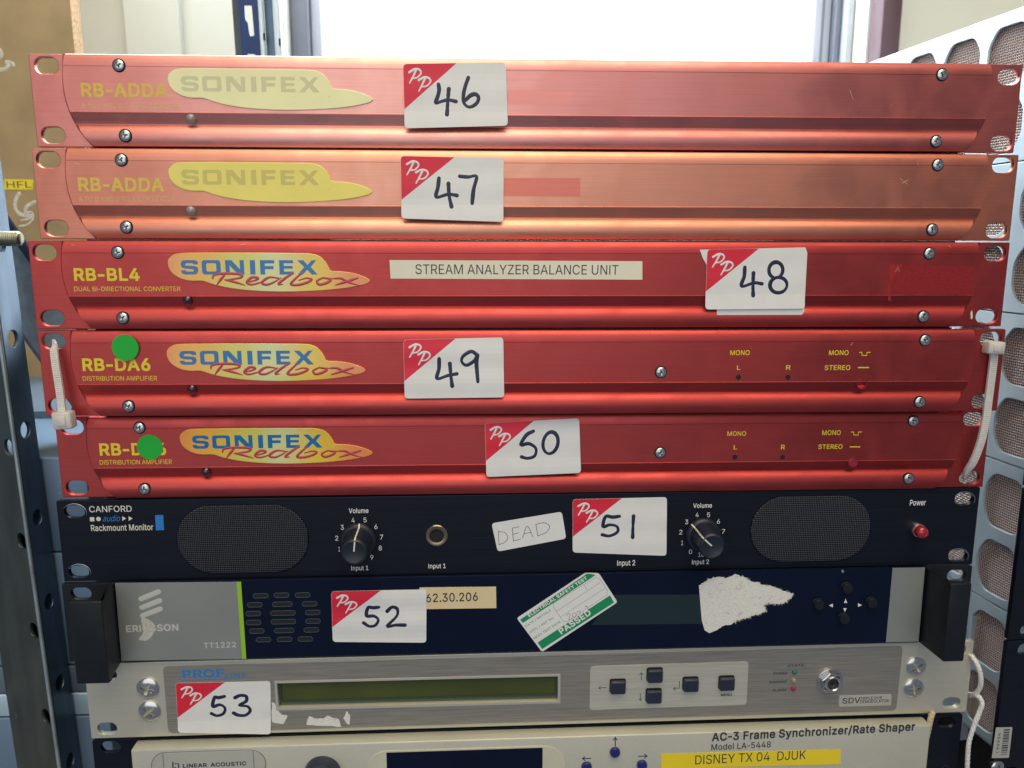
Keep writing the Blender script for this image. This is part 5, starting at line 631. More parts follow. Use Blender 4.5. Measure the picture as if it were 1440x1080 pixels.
# ------------------------------------------------------------ black receiver with grey fascia and handles
U7, s7 = flat_unit('receiver_unit', 'black receiver with grey fascia at the left, angled black handles and sticker 52', 'receiver', (-2.58, -1.73, .0037, .0007, -311.18), 43.2, [(114, 835), (1345, 809.5)], 'black_plastic')
o7 = U7.o; YF = -2.0
f7 = U7.Q([(161.5, 819), (1301, 797.5), (1291.5, 902.5), (171, 929.2)], YF)
plate('fascia', [f7], YF, -.05, 'black_gloss', o7, bevel=.25)
g7 = U7.Q([(162, 819.5), (333, 818), (341, 926.5), (171, 929)], YF)
plate('grey_fascia', [g7], YF-.25, YF-.01, 'grey_fascia', o7, bevel=.08)
plate('lime_stripe', [U7.Q([(332.3, 818), (339, 817.8), (346.5, 926.2), (340.2, 926.4)], YF)], YF-.24, YF-.01, 'lime', o7, bevel=.05)
plate('grey_fascia', [U7.Q([(1255, 798.5), (1300.5, 797.8), (1291.5, 902), (1245.5, 903)], YF)], YF-.25, YF-.01, 'grey_fascia', o7, bevel=.08)
YG = YF-.25
c2l = crop(60, 800, 1157/300)
for a, b in (((533, 163), (628, 124)), ((538, 210), (634, 172)), ((541, 254), (637, 217))):
    strokes('logo_bar', [U7.Q([c2l(*a), c2l(*b)], YG)], 2.7, YG, 'fascia_light', o7, h=.03)
q = [(536, 258), (560, 268), (590, 285), (606, 305), (605, 340), (590, 368), (565, 388), (540, 388), (522, 384), (530, 368), (545, 345), (540, 310), (535, 280)]
plate('sticker_residue', [smoothline(U7.Q([c2l(*p) for p in q], YG), 3, True)], YG-.05, YG, 'residue', o7, smooth=False)
U7.text('ERICSSON', (*c2l(450, 305), *c2l(738, 343)), YG-.01, 'fascia_light', bold=.022, rot=.01); U7.text('TT1222', (*c2l(872, 400), *c2l(1050, 430)), YG, 'fascia_light', bold=.008, rot=.01)
c3 = crop(340, 800, 1440/380)
for x, y, w in [(101, 143, 80), (212, 140, 80), (325, 139, 80), (70, 191, 80), (216, 188, 105), (363, 186, 80), (61, 238, 80), (220, 235, 130), (378, 232, 80), (63, 285, 80), (222, 281, 130), (380, 278, 80), (80, 331, 80), (226, 328, 105), (371, 325, 80), (116, 377, 80), (228, 375, 80), (339, 373, 80)]:
    X, Z = U7.L(*c3(x, y), YF); ww = w/3.79/2.62; hh = 28/3.79/2.55
    v = plate('vent_slot', [stad(0, 0, ww, hh), stad(0, 0, ww-.75, hh-.75)], YF-.22, YF-.01, 'vent_rim', o7, bevel=.08, loc=(X, 0, Z))
    plate('slot_opening', [stad(0, 0, ww-.7, hh-.7)], YF-.03, YF, 'hole_dark', v, smooth=False)
plate('display_window', [U7.Q([(862, 836.5), (990, 836), (990, 877), (832, 879)], YF)], YF-.06, YF, 'lcd_dim', o7)
q = U7.Q([(590, 826), (697.5, 824.8), (698, 855), (590, 856.5)], YF); ip = plate('label_strip', [q], YF-.16, YF, 'sticker_tan', o7, smooth=False, label='tan strip reading 62.30.206')
U7.text('62.30.206', (599, 834.5, 672, 847), YF-.16, 'print_dark', parent=ip, bold=.016, rot=.01)
sticker(U7, [(465.9, 831.1), (599.9, 828.5), (599.4, 903.4), (468, 902.4)], [[c3(*p) for p in l] for l in ([(730, 203), (700, 206), (674, 205), (665, 248), (705, 250), (728, 270), (712, 298), (680, 303), (650, 285)], [(775, 225), (800, 203), (828, 212), (826, 250), (775, 303), (820, 297), (870, 297)])], YF-.17, 'white lot sticker with red corner, handwritten 52')
# electrical safety label (tilted)
c4 = crop(700, 780, 4.8)
def S7(pts): return U7.Q([c4(*p) for p in pts], YF)
ox, oz = U7.L(797, 862, YF); sh7 = lambda pts: [(a-ox, b-oz) for a, b in S7(pts)]
es = plate('safety_label', [rquad(sh7([(128, 428), (590, 122), (682, 124), (808, 320), (298, 656)]), 1.2)], YF-.16, YF, 'sticker_white', o7, loc=(ox, 0, oz), smooth=False, label='tilted green and white electrical safety test PASSED label')
YS = YF-.16
plate('green_band', [sh7([(150, 438), (600, 128), (625, 128), (660, 136), (640, 150), (170, 460)])], YS-.03, YS, 'safety_green', es, smooth=False)
plate('green_band', [sh7([(268, 592), (757, 273), (785, 322), (300, 636)])], YS-.03, YS, 'safety_green', es, smooth=False)
def rtext(body, a, b, hpx, m, y, bold=0.0, par=es):
    """text along the slanted base line from a to b (zoomed photograph px), hpx letter height"""
    p = Vector(sh7([a])[0]); q = Vector(sh7([b])[0]); d = q-p; an = math.atan2(d.y, d.x); h = hpx/4.8/2.6; nrm = Vector((-d.y, d.x)).normalized(); c = (p+q)/2+nrm*h/2
    return text('lettering', body, c.x-d.length/2, c.x+d.length/2, c.y-h/2, c.y+h/2, y, m, par, bold=bold, rot=an, th=.03)
rtext('ELECTRICAL SAFETY TEST', (212, 421), (606, 163), 24, 'sticker_white', YS-.03, .02)
rtext('PASSED', (430, 538), (634, 400), 44, 'sticker_white', YS-.04, .035)
rtext('DATE / INITIALS', (190, 492), (362, 380), 18, 'safety_green', YS); rtext('APPL / REF No.', (218, 534), (384, 428), 18, 'safety_green', YS); rtext('NEXT TEST DATE', (248, 572), (426, 458), 18, 'safety_green', YS)
fr = sh7([(372, 330), (660, 152), (690, 165), (742, 245), (736, 270), (470, 450), (440, 450), (376, 352), (372, 330)])
strokes('ruled_lines', [fr, sh7([(395, 382), (690, 188)]), sh7([(422, 420), (720, 228)]), sh7([(582, 204), (606, 243)])], .16, YS, 'ink_thin', es, h=.02, smooth=False, cap=False)
H2 = [[(462, 412), (480, 396), (488, 408), (480, 438), (508, 424)], ell(516, 407, 13, 15, 0, 350, 10), [(532, 392), (545, 378), (556, 388), (552, 410), (578, 396)], [(588, 352), (598, 345), (608, 365)]]
strokes('handwriting', [sh7(l) for l in H2], .25, YS-.01, 'ink_thin', es, h=.03)
# torn paper
random.seed(3)
def ragged(pts, amp, n=7, closed=True):
    out = []
    for i, p in enumerate(pts if closed else pts[:-1]):
        a = Vector(p); b = Vector(pts[(i+1) % len(pts)])
        for k in range(n):
            q = a.lerp(b, k/n); out.append((q.x+random.uniform(-amp, amp), q.y+random.uniform(-amp, amp)))
    return out
tp = U7.Q([c8(*p) for p in [(190, 400), (215, 382), (250, 365), (300, 368), (340, 355), (385, 367), (400, 378), (450, 393), (500, 405), (545, 422), (586, 433), (578, 450), (545, 474), (510, 476), (480, 472), (460, 484), (472, 508), (430, 522), (390, 538), (345, 548), (330, 560), (290, 570), (262, 588), (232, 600), (212, 588), (200, 545)]], YF)
n_ = len(tp); rg = ragged(tp[:23], .42, 6, False)+tp[22:]
tx = sum(a for a, b in rg)/len(rg); tz = sum(b for a, b in rg)/len(rg)
plate('torn_paper', [[(a-tx, b-tz) for a, b in rg]], YF-.22, YF, 'paper_torn', o7, loc=(tx, 0, tz), smooth=False, label='torn remains of a white paper label')
vv = []; ff = []
for k in range(1100):      # loose fibres of the torn paper
    q = random.choice(rg[6:118]); cx_, cz_ = q; t = random.uniform(0, .9) if k < 300 else random.uniform(-.015, .05); x_ = cx_+(tx-4-cx_)*t*.75; z_ = cz_+(tz-cz_)*t*.75
    if k < 300 and t < .2: continue
    a = random.uniform(0, 6.28); l = random.uniform(.4, 1.3); w_ = random.uniform(.04, .09); y_ = YF-.22-random.uniform(.02, .3); b = len(vv)
    d = Vector((math.cos(a), math.sin(a))); nn = Vector((-d.y, d.x))*w_
    for s1, s2, yy in ((0, 1, YF-.2), (0, -1, YF-.2), (1, -.3, y_), (1, .3, y_)): vv.append((x_-tx+d.x*l*s1+nn.x*s2, yy, z_-tz+d.y*l*s1+nn.y*s2))
    ff.append((b, b+1, b+2, b+3))
fib = mesh('paper_fibres', vv, ff, 'paper_torn', o7, loc=(tx, 0, tz), fix=False); fib['kind'] = 'stuff'
# cursor buttons
for px, py in ((598, 437), (495, 496), (687, 491), (587, 548)):
    a = (960+px/2.571, 660+py/2.571-2); x, z = U7.L(*a, YF-2.4)
    lathe('cursor_button', [(3.1, YF), (3.1, YF-.5), (2.9, YF-.6), (2.85, YF-2.2), (2.55, YF-2.7), (.01, YF-2.8)], 'black_plastic', o7, 28, loc=(x, 0, z))
for pts in ([(583, 483), (595, 483), (589, 468)], [(581, 502), (593, 502), (586, 516)], [(529, 492), (543, 486), (543, 499)], [(634, 484), (648, 491), (634, 497)]):
    plate('print_arrow', [U7.Q([(960+a/2.571, 660+b/2.571) for a, b in pts], YF)], YF-.05, YF, 'print_white', o7, smooth=False)
x, z = U7.L(1185, 803.5, YG); lathe('stud', [(.9, YG+.1), (.7, YG-.3), (.01, YG-.45)], 'nickel', o7, 14, loc=(x, 0, z))
# handles: front wall + slanted inner wall, open at the top and outside
def handle(xo, xi, xp, D, H, sgn):
    t = 3.0
    prof = [(xo, -D), (xi, -D), (xp, -.2), (xp-sgn*4.2, -.2), (xi-sgn*1.2, -D+t), (xo, -D+t)]   # plan outline (x,y)
    bm = bmesh.new(); vb = [bm.verts.new(Vector((x, y, -.3))*MM) for x, y in prof]; f = bm.faces.new(vb)
    g = bmesh.ops.extrude_face_region(bm, geom=[f])
    for v in [e for e in g['geom'] if isinstance(e, bmesh.types.BMVert)]: v.co.z = (H+.2)*MM
    bmesh.ops.recalc_face_normals(bm, faces=bm.faces); bmesh.ops.bevel(bm, geom=list(bm.edges), offset=.8*MM, segments=3, affect='EDGES', profile=.5, clamp_overlap=True)
    me = bpy.data.meshes.new('handle'); bm.to_mesh(me); bm.free(); auto_smooth(me, 50); link('handle', me, 'black_plastic', o7)
D7 = 22
xo = U7.L(95.5, 849, -D7)[0]; xi = U7.L(143, 849, -D7)[0]; xp = U7.L(161, 819, -.5)[0]; handle(xo, xi, xp, D7, 43.2, 1)
xo = U7.L(1367.5, 819, -D7)[0]; xi = U7.L(1338, 819, -D7)[0]; xp = U7.L(1301.5, 797, -.5)[0]; handle(xo, xi, xp, D7, 43.2, -1)

# ------------------------------------------------------------ silver demodulator
U8 = Unit('demodulator_unit', 'silver beige demodulator with long green display, navy push keys and sticker 53', 'demodulator', 4.24, -.5, .0065, .0004, -356.37); o8 = U8.o
s8 = [U8.L(*p, 0) for p in ((150, 949.5), (150.5, 1024.5), (1346, 914), (1338, 988.3))]
dis = U8.Q([(389.3, 960.6), (784.6, 950.6), (784.6, 985), (392, 995)])
plate('front_panel', [rrect(0, 43.4/2, 482.6, 43.4, .5, 2)]+[stad(x, z, 10.3, 6.6) for x, z in s8]+[dis], 0, 3.0, 'silver_panel', o8, bevel=.35)
box('chassis', -218, 218, 3.1, 220, .6, 42.6, 'chassis_grey', o8, .5)
ov = U8.Q([(229, 936.5), (1269.5, 908), (1260, 999), (237, 1031)]); di2 = U8.Q([(387.6, 959), (786.4, 949), (786.4, 986.8), (390.2, 997)])
plate('brushed_overlay', [rquad(ov, 3), di2], -.25, -.02, 'brushed_grey', o8, bevel=.06)
plate('display_bezel', [U8.Q([(386, 957.5), (788, 947.3), (788, 988.5), (388.5, 998.8)]), dis], -.45, -.15, 'silver_panel', o8, bevel=.1)
plate('display', [U8.Q([(385, 955), (790, 945), (790, 990), (386, 1000)])], 3.02, 3.08, 'lcd', o8, smooth=False)
plate('display_border', [U8.Q([(388.5, 960), (785.5, 950), (785.5, 985.5), (391, 995.6)], 1), rquad(U8.Q([(394, 963.5), (781, 953.5), (781, 977.5), (396, 987)], 1), .1)], 2.2, 2.9, 'lcd_edge', o8, smooth=False)
c5 = crop(820, 900, 4.8)
kp = U8.Q([c5(48, 176), c5(1117, 143), c5(1103, 437), c5(43, 472)], -.3)
plate('key_plate', [rquad(kp, 2.2)], -.45, -.26, 'button_plate', o8, bevel=.06)
for x, y in ((235, 315), (485, 238), (478, 378), (727, 300), (970, 292)):
    a = c5(x, y); X, Z = U8.L(*a, -1.5)
    plate('key_well', [rrect(X, Z, 9.0, 8.4, 1.2)], -.52, -.42, 'hole_dark', o8, smooth=False)
    plate('push_key', [rrect(X, Z-.2, 8.3, 7.6, 1.1)], -3.2, -.5, 'key_navy', o8, bevel=.9, res=3)
YK = -.46
def arrow(U, tail, tip, cf, y, m='print_dark', w=.38, hd=14, par=None):
    t = Vector(tip); d = (t-Vector(tail)).normalized(); n = Vector((-d.y, d.x)); a = t-d*hd+n*hd*.75; b = t-d*hd-n*hd*.75
    return strokes('arrow_print', [[U.L(*cf(*tail), y), U.L(*cf(*tip), y)], [U.L(*cf(*a), y), U.L(*cf(*tip), y), U.L(*cf(*b), y)]], w, y, m, U.o, h=.04, smooth=False)
arrow(U8, (157, 321), (104, 324), c5, YK); arrow(U8, (393, 270), (393, 220), c5, YK); arrow(U8, (386, 362), (386, 410), c5, YK)
strokes('arrow_print', [U8.Q([c5(650, 280), c5(650, 325), c5(610, 328)], YK), U8.Q([c5(623, 316), c5(609, 328), c5(623, 340)], YK)], .38, YK, 'print_dark', o8, h=.04, smooth=False)
U8.text('MENU', (*c5(930, 362), *c5(1003, 380)), YK, 'print_dark', bold=.02, rot=.01)
c6 = crop(1060, 900, 1440/340)
YO = -.26
U8.text('STATE', (*c6(203, 146), *c6(298, 161)), YO, 'print_dark', bold=.016, rot=.01); U8.text('POWER', (*c6(118, 192), *c6(200, 208)), YO, 'print_dark', bold=.012, rot=.01)
U8.text('WARNING', (*c6(90, 243), *c6(197, 259)), YO, 'print_dark', bold=.012, rot=.01); U8.text('ALARM', (*c6(112, 291), *c6(193, 307)), YO, 'print_dark', bold=.012, rot=.01)
for (x, y), m_ in (((245, 193), 'led_green'), ((240, 243), 'led_amber'), ((237, 292), 'led_red')):
    X, Z = U8.L(*c6(x, y), YO-.8); lathe('indicator_light', [(1.4, YO), (1.35, YO-.8), (.9, YO-1.4), (.01, YO-1.6)], m_, o8, 18, loc=(X, 0, Z))
X, Z = U8.L(*c6(455, 242), -1)
co = lathe('test_connector', [(7.2, 0), (7.2, -1.0), (6.9, -1.2), (6.2, -1.2)], 'steel', o8, 40, loc=(X, YO, Z))
hexm = lambda a, r, y: 1/max(.5, math.cos(((a+.25) % (math.pi/3))-math.pi/6))
lathe('hex_nut', [(5.0, -1.0), (5.1, -1.2), (5.3, -1.4), (5.3, -3.0), (5.0, -3.3), (4.6, -3.45), (4.5, -1.3)], 'steel', co, 48, mod=hexm, ang=25)
lathe('socket_tube', [(4.6, -3.3), (4.6, -4.6), (4.3, -5.0), (3.6, -5.0), (3.2, -4.6), (3.1, -1)], 'nickel', co, 36); lathe('socket_core', [(3.1, -3.0), (3.0, -3.2), (1.0, -3.2), (.9, -2.5), (.01, -2.5)], 'steel_dark', co, 24)
plate('model_plate', [rquad(U8.Q([c6(508, 330), c6(820, 322), c6(818, 388), c6(506, 398)], YO), 1)], YO-.06, YO, 'button_plate', o8, smooth=False)
U8.text('SDV', (*c6(530, 345), *c6(632, 379)), YO-.06, 'print_dark', bold=.01, rot=.01); U8.text('TRIPLE DVB', (*c6(634, 340), *c6(762, 356)), YO-.06, 'print_dark', rot=.01, bold=.008); U8.text('DEMODULATOR', (*c6(634, 358), *c6(802, 376)), YO-.06, 'print_dark', rot=.01, bold=.008)
c1 = crop(0, 660, 1234/480)
U8.text('PROF', (*c1(658, 726), *c1(812, 755)), YO, 'print_blue', bold=.035, rot=.01); U8.text('LINE', (*c1(815, 739), *c1(890, 755)), YO, 'print_blue', bold=.018, rot=.01)
strokes('underline', [U8.Q([c1(658, 762), c1(818, 757)], YO)], .55, YO, 'print_blue', o8, h=.04, cap=False)
for x, y, rr in ((207.3, 968.6, 5.9), (209.8, 1000.8, 5.8), (1289, 937.8, 5.6), (1285.5, 968.3, 5.6)):
    X, Z = U8.L(x, y, -1); pan_screw('screw', X, 0, Z, rr, o8, rot=random.uniform(.2, 1.3), dome=.34, m='nickel')
sticker(U8, [(247, 960.3), (380.4, 957.5), (381.2, 1031.5), (250.9, 1029.5)], [[c1(*p) for p in l] for l in ([(812, 820), (790, 825), (776, 824), (770, 856), (795, 850), (814, 862), (808, 882), (785, 890), (765, 882)], [(850, 825), (868, 817), (890, 820), (890, 838), (865, 852), (895, 856), (905, 872), (888, 888), (862, 888), (845, 880)])], YO, 'white lot sticker with red corner, handwritten 53')
c3 = crop(340, 800, 1440/380)
for pts in ([(160, 712), (175, 715), (190, 745), (210, 775), (244, 782), (235, 805), (222, 828), (160, 815)], [(350, 800), (362, 785), (400, 800), (440, 795), (460, 782), (490, 795), (515, 800), (530, 842), (480, 838), (345, 832)], [(542, 795), (560, 757), (578, 785), (575, 828), (560, 826)]):
    q = ragged(U8.Q([c3(*p) for p in pts], YO), .22, 5); a_ = sum(p[0] for p in q)/len(q); b_ = sum(p[1] for p in q)/len(q)
    plate('torn_paper', [[(p-a_, r-b_) for p, r in q]], YO-.12, YO, 'paper_torn', o8, loc=(a_, 0, b_), smooth=False)

# ------------------------------------------------------------ beige frame synchroniser (bottom of the picture)
U9 = Unit('synchronizer_unit', 'beige frame synchronizer with black ears and yellow strip, cut off by the bottom edge', 'frame synchronizer', 3.55, 1.03, .0060, .0003, -357.9-88.4); o9 = U9.o; H9 = 88.0
s9 = [U9.L(155.6, 1050.5), U9.L(1331.5, 1016)]; s9 += [(x, z-31.75) for x, z in s9[:2]]+[(x, 6) for x, z in s9[:2]]
plate('ear_plate', [rrect(0, H9/2, 482.6, H9, 1.5, 3)]+[stad(x, z, 10.3, 6.6) for x, z in s9], 0, 2.5, 'black_panel', o9, bevel=.25)
box('chassis', -215, 215, 2.6, 250, 1, H9-1, 'chassis_dark', o9, .5)
xl = U9.L(193.5, 1042)[0]; xr = U9.L(1297, 1005)[0]; YB = -9.0
box('bezel', xl, xr, YB, -.1, .8, H9-.6, 'beige_panel', o9, .8)
dw = rrect(*((lambda a, b: ((a[0]+b[0])/2, (a[1]+b[1])/2, b[0]-a[0], 30))(U9.L(543.5, 1058, YB), U9.L(763, 1053, YB))), .3)
def shift(l, dz): return [(a, b+dz) for a, b in l]
za = U9.L(543.5, 1057.5, YB)[1]; xa = U9.L(543.5, 1058, YB)[0]; xb = U9.L(763, 1053, YB)[0]
xc_, xd_ = U9.L(514, 1070, YB)[0], U9.L(795, 1070, YB)[0]
plate('display_surround', [rrect((xc_+xd_)/2, za+1-22, xd_-xc_, 44, 12, 8)], YB-.5, YB, 'beige_lip', o9, bevel=.3)
plate('display_window', [[(xa, za-36), (xb, za-36), (xb, za), (xa, za)]], YB-.7, YB-.45, 'black_gloss', o9, bevel=.1)
X, Z = U9.L(452, 1093, YB-4); lathe('rotary_knob', [(9.8, YB), (9.8, YB-6), (9.2, YB-7.5), (8, YB-8), (.01, YB-8)], 'key_navy', o9, 40, loc=(X, 0, Z))
for x, y in ((865, 1058.5), (825, 1079), (903, 1076.5)):
    X, Z = U9.L(x, y, YB-1); lathe('round_button', [(2.9, YB), (2.9, YB-1.2), (2.5, YB-1.8), (.01, YB-2.1)], 'button_blue', o9, 24, loc=(X, 0, Z))
idn = lambda x, y: (x, y)
arrow(U9, (865.2, 1049), (865.2, 1037), idn, YB, hd=3.5, w=.6, m='ink'); arrow(U9, (830.5, 1066.5), (819, 1066.8), idn, YB, hd=3.5, w=.6, m='ink'); arrow(U9, (898, 1063.5), (910, 1063.2), idn, YB, hd=3.5, w=.6, m='ink')
U9.text('AC-3 Frame Synchronizer/Rate Shaper', (1001.6, 1027, 1285, 1042.5), YB, 'print_dark', bold=.02, rot=.024); U9.text('Model LA-5448', (1000.5, 1045.5, 1083.5, 1054.5), YB, 'print_dark', bold=.012, rot=.02)
q = U9.Q([(930, 1059.8), (1182, 1053.5), (1181.8, 1074.5), (930, 1080.5)], YB); yl = plate('label_strip', [q], YB-.16, YB, 'sticker_yellow', o9, smooth=False, label='yellow strip reading DISNEY TX 04 DJUK')
U9.text('DISNEY TX 04  DJUK', (978, 1061, 1132.5, 1074), YB-.16, 'ink', parent=yl, bold=.006, rot=.018)
a = U9.L(213, 1070, YB); b = U9.L(373, 1066, YB); zt = U9.L(240, 1058, YB)[1]; w = b[0]-a[0]; cx = (a[0]+b[0])/2
pl = plate('logo_plate', [rrect(0, 0, w, 16, 7.9, 10)], YB-.35, YB, 'beige_panel', o9, bevel=.25, loc=(cx, 0, zt-8))
plate('logo_outline', [rrect(0, 0, w+.7, 16.7, 8.2, 10), rrect(0, 0, w, 16, 7.9, 10)], YB-.30, YB, 'chassis_grey', pl, bevel=.05)
for x in (230, 357): xx = U9.L(x, 1068, YB)[0]-cx; box('groove', xx-.2, xx+.2, YB-.40, YB-.3, -8, 8, 'chassis_grey', pl)
cz = zt-8; 
def rel(pts): return [(a_-cx, b_-cz) for a_, b_ in U9.Q(pts, YB)]
strokes('logo_mark', [rel([(243.5, 1070.5), (243.5, 1079), (248, 1079)]), rel([(246, 1073.5), (251.5, 1073.5), (251.5, 1083), (248.5, 1083)])], .7, YB-.35, 'ink', pl, h=.05, smooth=False, cap=False)
q0 = rel([(257.6, 1078.5)])[0]; q1 = rel([(346.5, 1071.3)])[0]; text('lettering', 'LINEAR  ACOUSTIC', q0[0], q1[0], q0[1]-.2, q0[1]+2.2, YB-.35, 'ink', pl, bold=.02, rot=.012)

# ------------------------------------------------------------ cable ties and string
def empty(name, label, cat, loc, group=None, rz=0):
    o = bpy.data.objects.new(name, None); COL.objects.link(o); o.empty_display_size = .02; o.location = Vector(loc)*MM; o.rotation_euler = (0, 0, rz); o['label'] = label; o['category'] = cat
    if group: o['group'] = group
    return o
def tie(label, pts, head, hs, hrot, wid=3.5):
    """strap path (px, py, y) in front of the ears; both ends dive through the slots"""
    W3 = [onplane(px, py, (0, y, 0), (0, 1, 0)) for px, py, y in pts]; c = W3[0].copy()
    o = empty('cable_tie', label, 'cable tie', c, 'nylon ties at the ends of the red units')
    P = [Vector(p) for p in smoothline([tuple(p-c) for p in W3], 10)]
    vs = []; fs = []; n = len(P)
    for i in range(n):
        t = (P[min(n-1, i+1)]-P[max(0, i-1)]).normalized(); s = t.cross(Vector((0, 1, 0))); s = s.normalized() if s.length > .1 else Vector((1, 0, 0)); nn = s.cross(t).normalized()
        for a, b in ((-1, -.5), (1, -.5), (1, .5), (-1, .5)): vs.append(P[i]+s*a*wid/2+nn*b*1.3)
    for i in range(n-1):
        for k in range(4): fs.append((4*i+k, 4*i+(k+1) % 4, 4*i+4+(k+1) % 4, 4*i+4+k))
    fs += [(3, 2, 1, 0), (4*n-4, 4*n-3, 4*n-2, 4*n-1)]
    mesh('strap', vs, fs, 'nylon', o)
    vs = []; fs = []; L_ = 0; nxt = 0.0                          # moulded teeth across the strap
    for i in range(n-1):
        seg = (P[i+1]-P[i]); ln = seg.length
        while nxt < L_+ln:
            q = P[i]+seg*((nxt-L_)/ln); t = seg.normalized(); s = t.cross(Vector((0, 1, 0)))
            if s.length > .3:
                s.normalize(); nn = s.cross(t).normalized(); nn = nn if nn.y < 0 else -nn; b = len(vs)
                for a, u, h in ((-.72, -.28, .6), (.72, -.28, .6), (.72, .28, .6), (-.72, .28, .6), (-.72, 0, .86), (.72, 0, .86)): vs.append(q+s*a*wid/2+t*u+nn*h)
                fs += [(b, b+1, b+5, b+4), (b+4, b+5, b+2, b+3)]
            nxt += 1.05
        L_ += ln
    mesh('teeth', vs, fs, 'nylon', o, fix=False)['kind'] = 'stuff'
    h = onplane(*head, (0, pts[0][2]-2, 0), (0, 1, 0))-c
    hd = box('head', -hs[0]/2, hs[0]/2, -3.2, 3.2, -hs[1]/2, hs[1]/2, 'nylon', o, .9, loc=tuple(h)); hd.rotation_euler = (0, hrot, 0)
    nb = box('latch', -hs[0]/4, hs[0]/4, -3.8, -3.0, -hs[1]/3.4, hs[1]/3.4, 'nylon', hd, .3)
tie('cable tie at the left ends of the red units, its head hanging at the bottom', [(88.5, 598, -8), (88, 585, -9), (87, 571, -8.5), (83.5, 545, -8), (79.5, 520, -7.5), (76.8, 500, -6.5), (76, 488, -4.5), (76, 483, 2), (76, 482, 12)], (90.5, 590.5), (9.0, 8.4), -.06)
tie('cable tie at the right ends of the red units, its head at the top', [(1398, 486, -7), (1397, 505, -8), (1394, 530, -8), (1390, 560, -7.5), (1386, 590, -7), (1379, 622, -6.2), (1369, 648, -4.5), (1361, 661, -1.5), (1358, 667, 5), (1357, 670, 14)], (1397.2, 488.5), (8.6, 6.3), .05, wid=3.9)
def rope(label, paths, r, m, cat='string'):
    W3 = [[onplane(px, py, (0, y, 0), (0, 1, 0)) for px, py, y in p] for p in paths]; c = W3[0][0].copy(); o = empty('string', label, cat, c)
    for w3 in W3:
        P = [Vector(p) for p in smoothline([tuple(p-c) for p in w3], 14)]; n = len(P)
        for st in range(3):
            Q = []
            for i in range(n):
                t = (P[min(n-1, i+1)]-P[max(0, i-1)]).normalized(); s = t.cross(Vector((0, 1, 0))).normalized(); nn = s.cross(t); L_ = sum((P[k+1]-P[k]).length for k in range(0, 0))
                a = i*.55+st*2.094; Q.append(P[i]+s*r*.5*math.cos(a)+nn*r*.5*math.sin(a))
            tube('strand', Q, r*.62, m, o, 7)
    return o
rope('white string looping out of the silver unit and hanging down beside the right stack', [[(1352, 915, 14), (1364, 921, 2), (1374, 934, -4), (1379, 949, -5), (1379, 964, -4), (1372, 976, 0), (1360, 979, 10)], [(1360, 976, 10), (1374, 978, -2), (1381, 988, -5), (1378, 1000, -5), (1370, 1020, -5), (1363, 1042, -5), (1361, 1062, -5), (1360, 1085, -5), (1359, 1120, -5)]], 1.2, 'string')
rope('tan string running down between the beige bezel and its right black ear', [[(1312, 1000, 6), (1310, 1005, -1.5), (1307, 1018, -3), (1303, 1036, -3.4), (1296, 1058, -3.4), (1289, 1080, -3.4), (1281, 1110, -3.4)]], 1.5, 'string_tan')

# ------------------------------------------------------------ stack of vented silver units at the right
A = math.radians(6.7); RS = (285.0, 0.0)
def octo(cx, cz, w, h):      # rounded-chamfer opening
    c = [(-w/2, -h*.22), (-w*.30, -h/2), (w*.30, -h/2), (w/2, -h*.22), (w/2, h*.22), (w*.30, h/2), (-w*.30, h/2), (-w/2, h*.22)]
    return [(cx+a, cz+b) for a, b in rquad(c, 4.2, 4)]
def weave():
    vs = []; fs = []; p = 1.55; n = 24; w = .34
    for d in (0, 1):
        for i in range(-n//2, n//2+1):
            b0 = len(vs); ring = []
            for k in range(-n, n+1):
                u = k*p/2; off = .28*math.cos(math.pi*(k/2+i+(d)))
                for a, h in ((-w, 0), (0, w), (w, 0), (0, -w)):
                    q = (i*p+a, off+h, u) if d == 0 else (u, off+h, i*p+a); vs.append((q[1], q[0], q[2]))
            for k in range(2*n):
                for j_ in range(4): s_ = b0+k*4+j_; e_ = b0+k*4+(j_+1) % 4; fs.append((s_, e_, e_+4, s_+4))
    me = bpy.data.meshes.new('wire_screen'); me.from_pydata([Vector(v)*MM for v in vs], [], fs); me.materials.append(MATS['wire']); return me
WV = weave()
tops = [36.0, -49.2, -134.7, -222.0, -309.2, -396.0, -483.0]
names = ['top', 'second', 'third', 'fourth', 'fifth', 'sixth']
rl = ['silver vented unit on top of the right-hand stack, clear against the wall',
      'silver vented unit beside the two faded units, second in the right-hand stack',
      'silver vented unit beside the bright red units, third down the right-hand stack',
      'silver vented unit beside the black monitor, fourth down the right-hand stack',
      'silver vented unit beside the silver demodulator, black ear carrying the barcode label',
      'silver unit with side screws at the bottom of the right-hand stack']
side_plate = {}
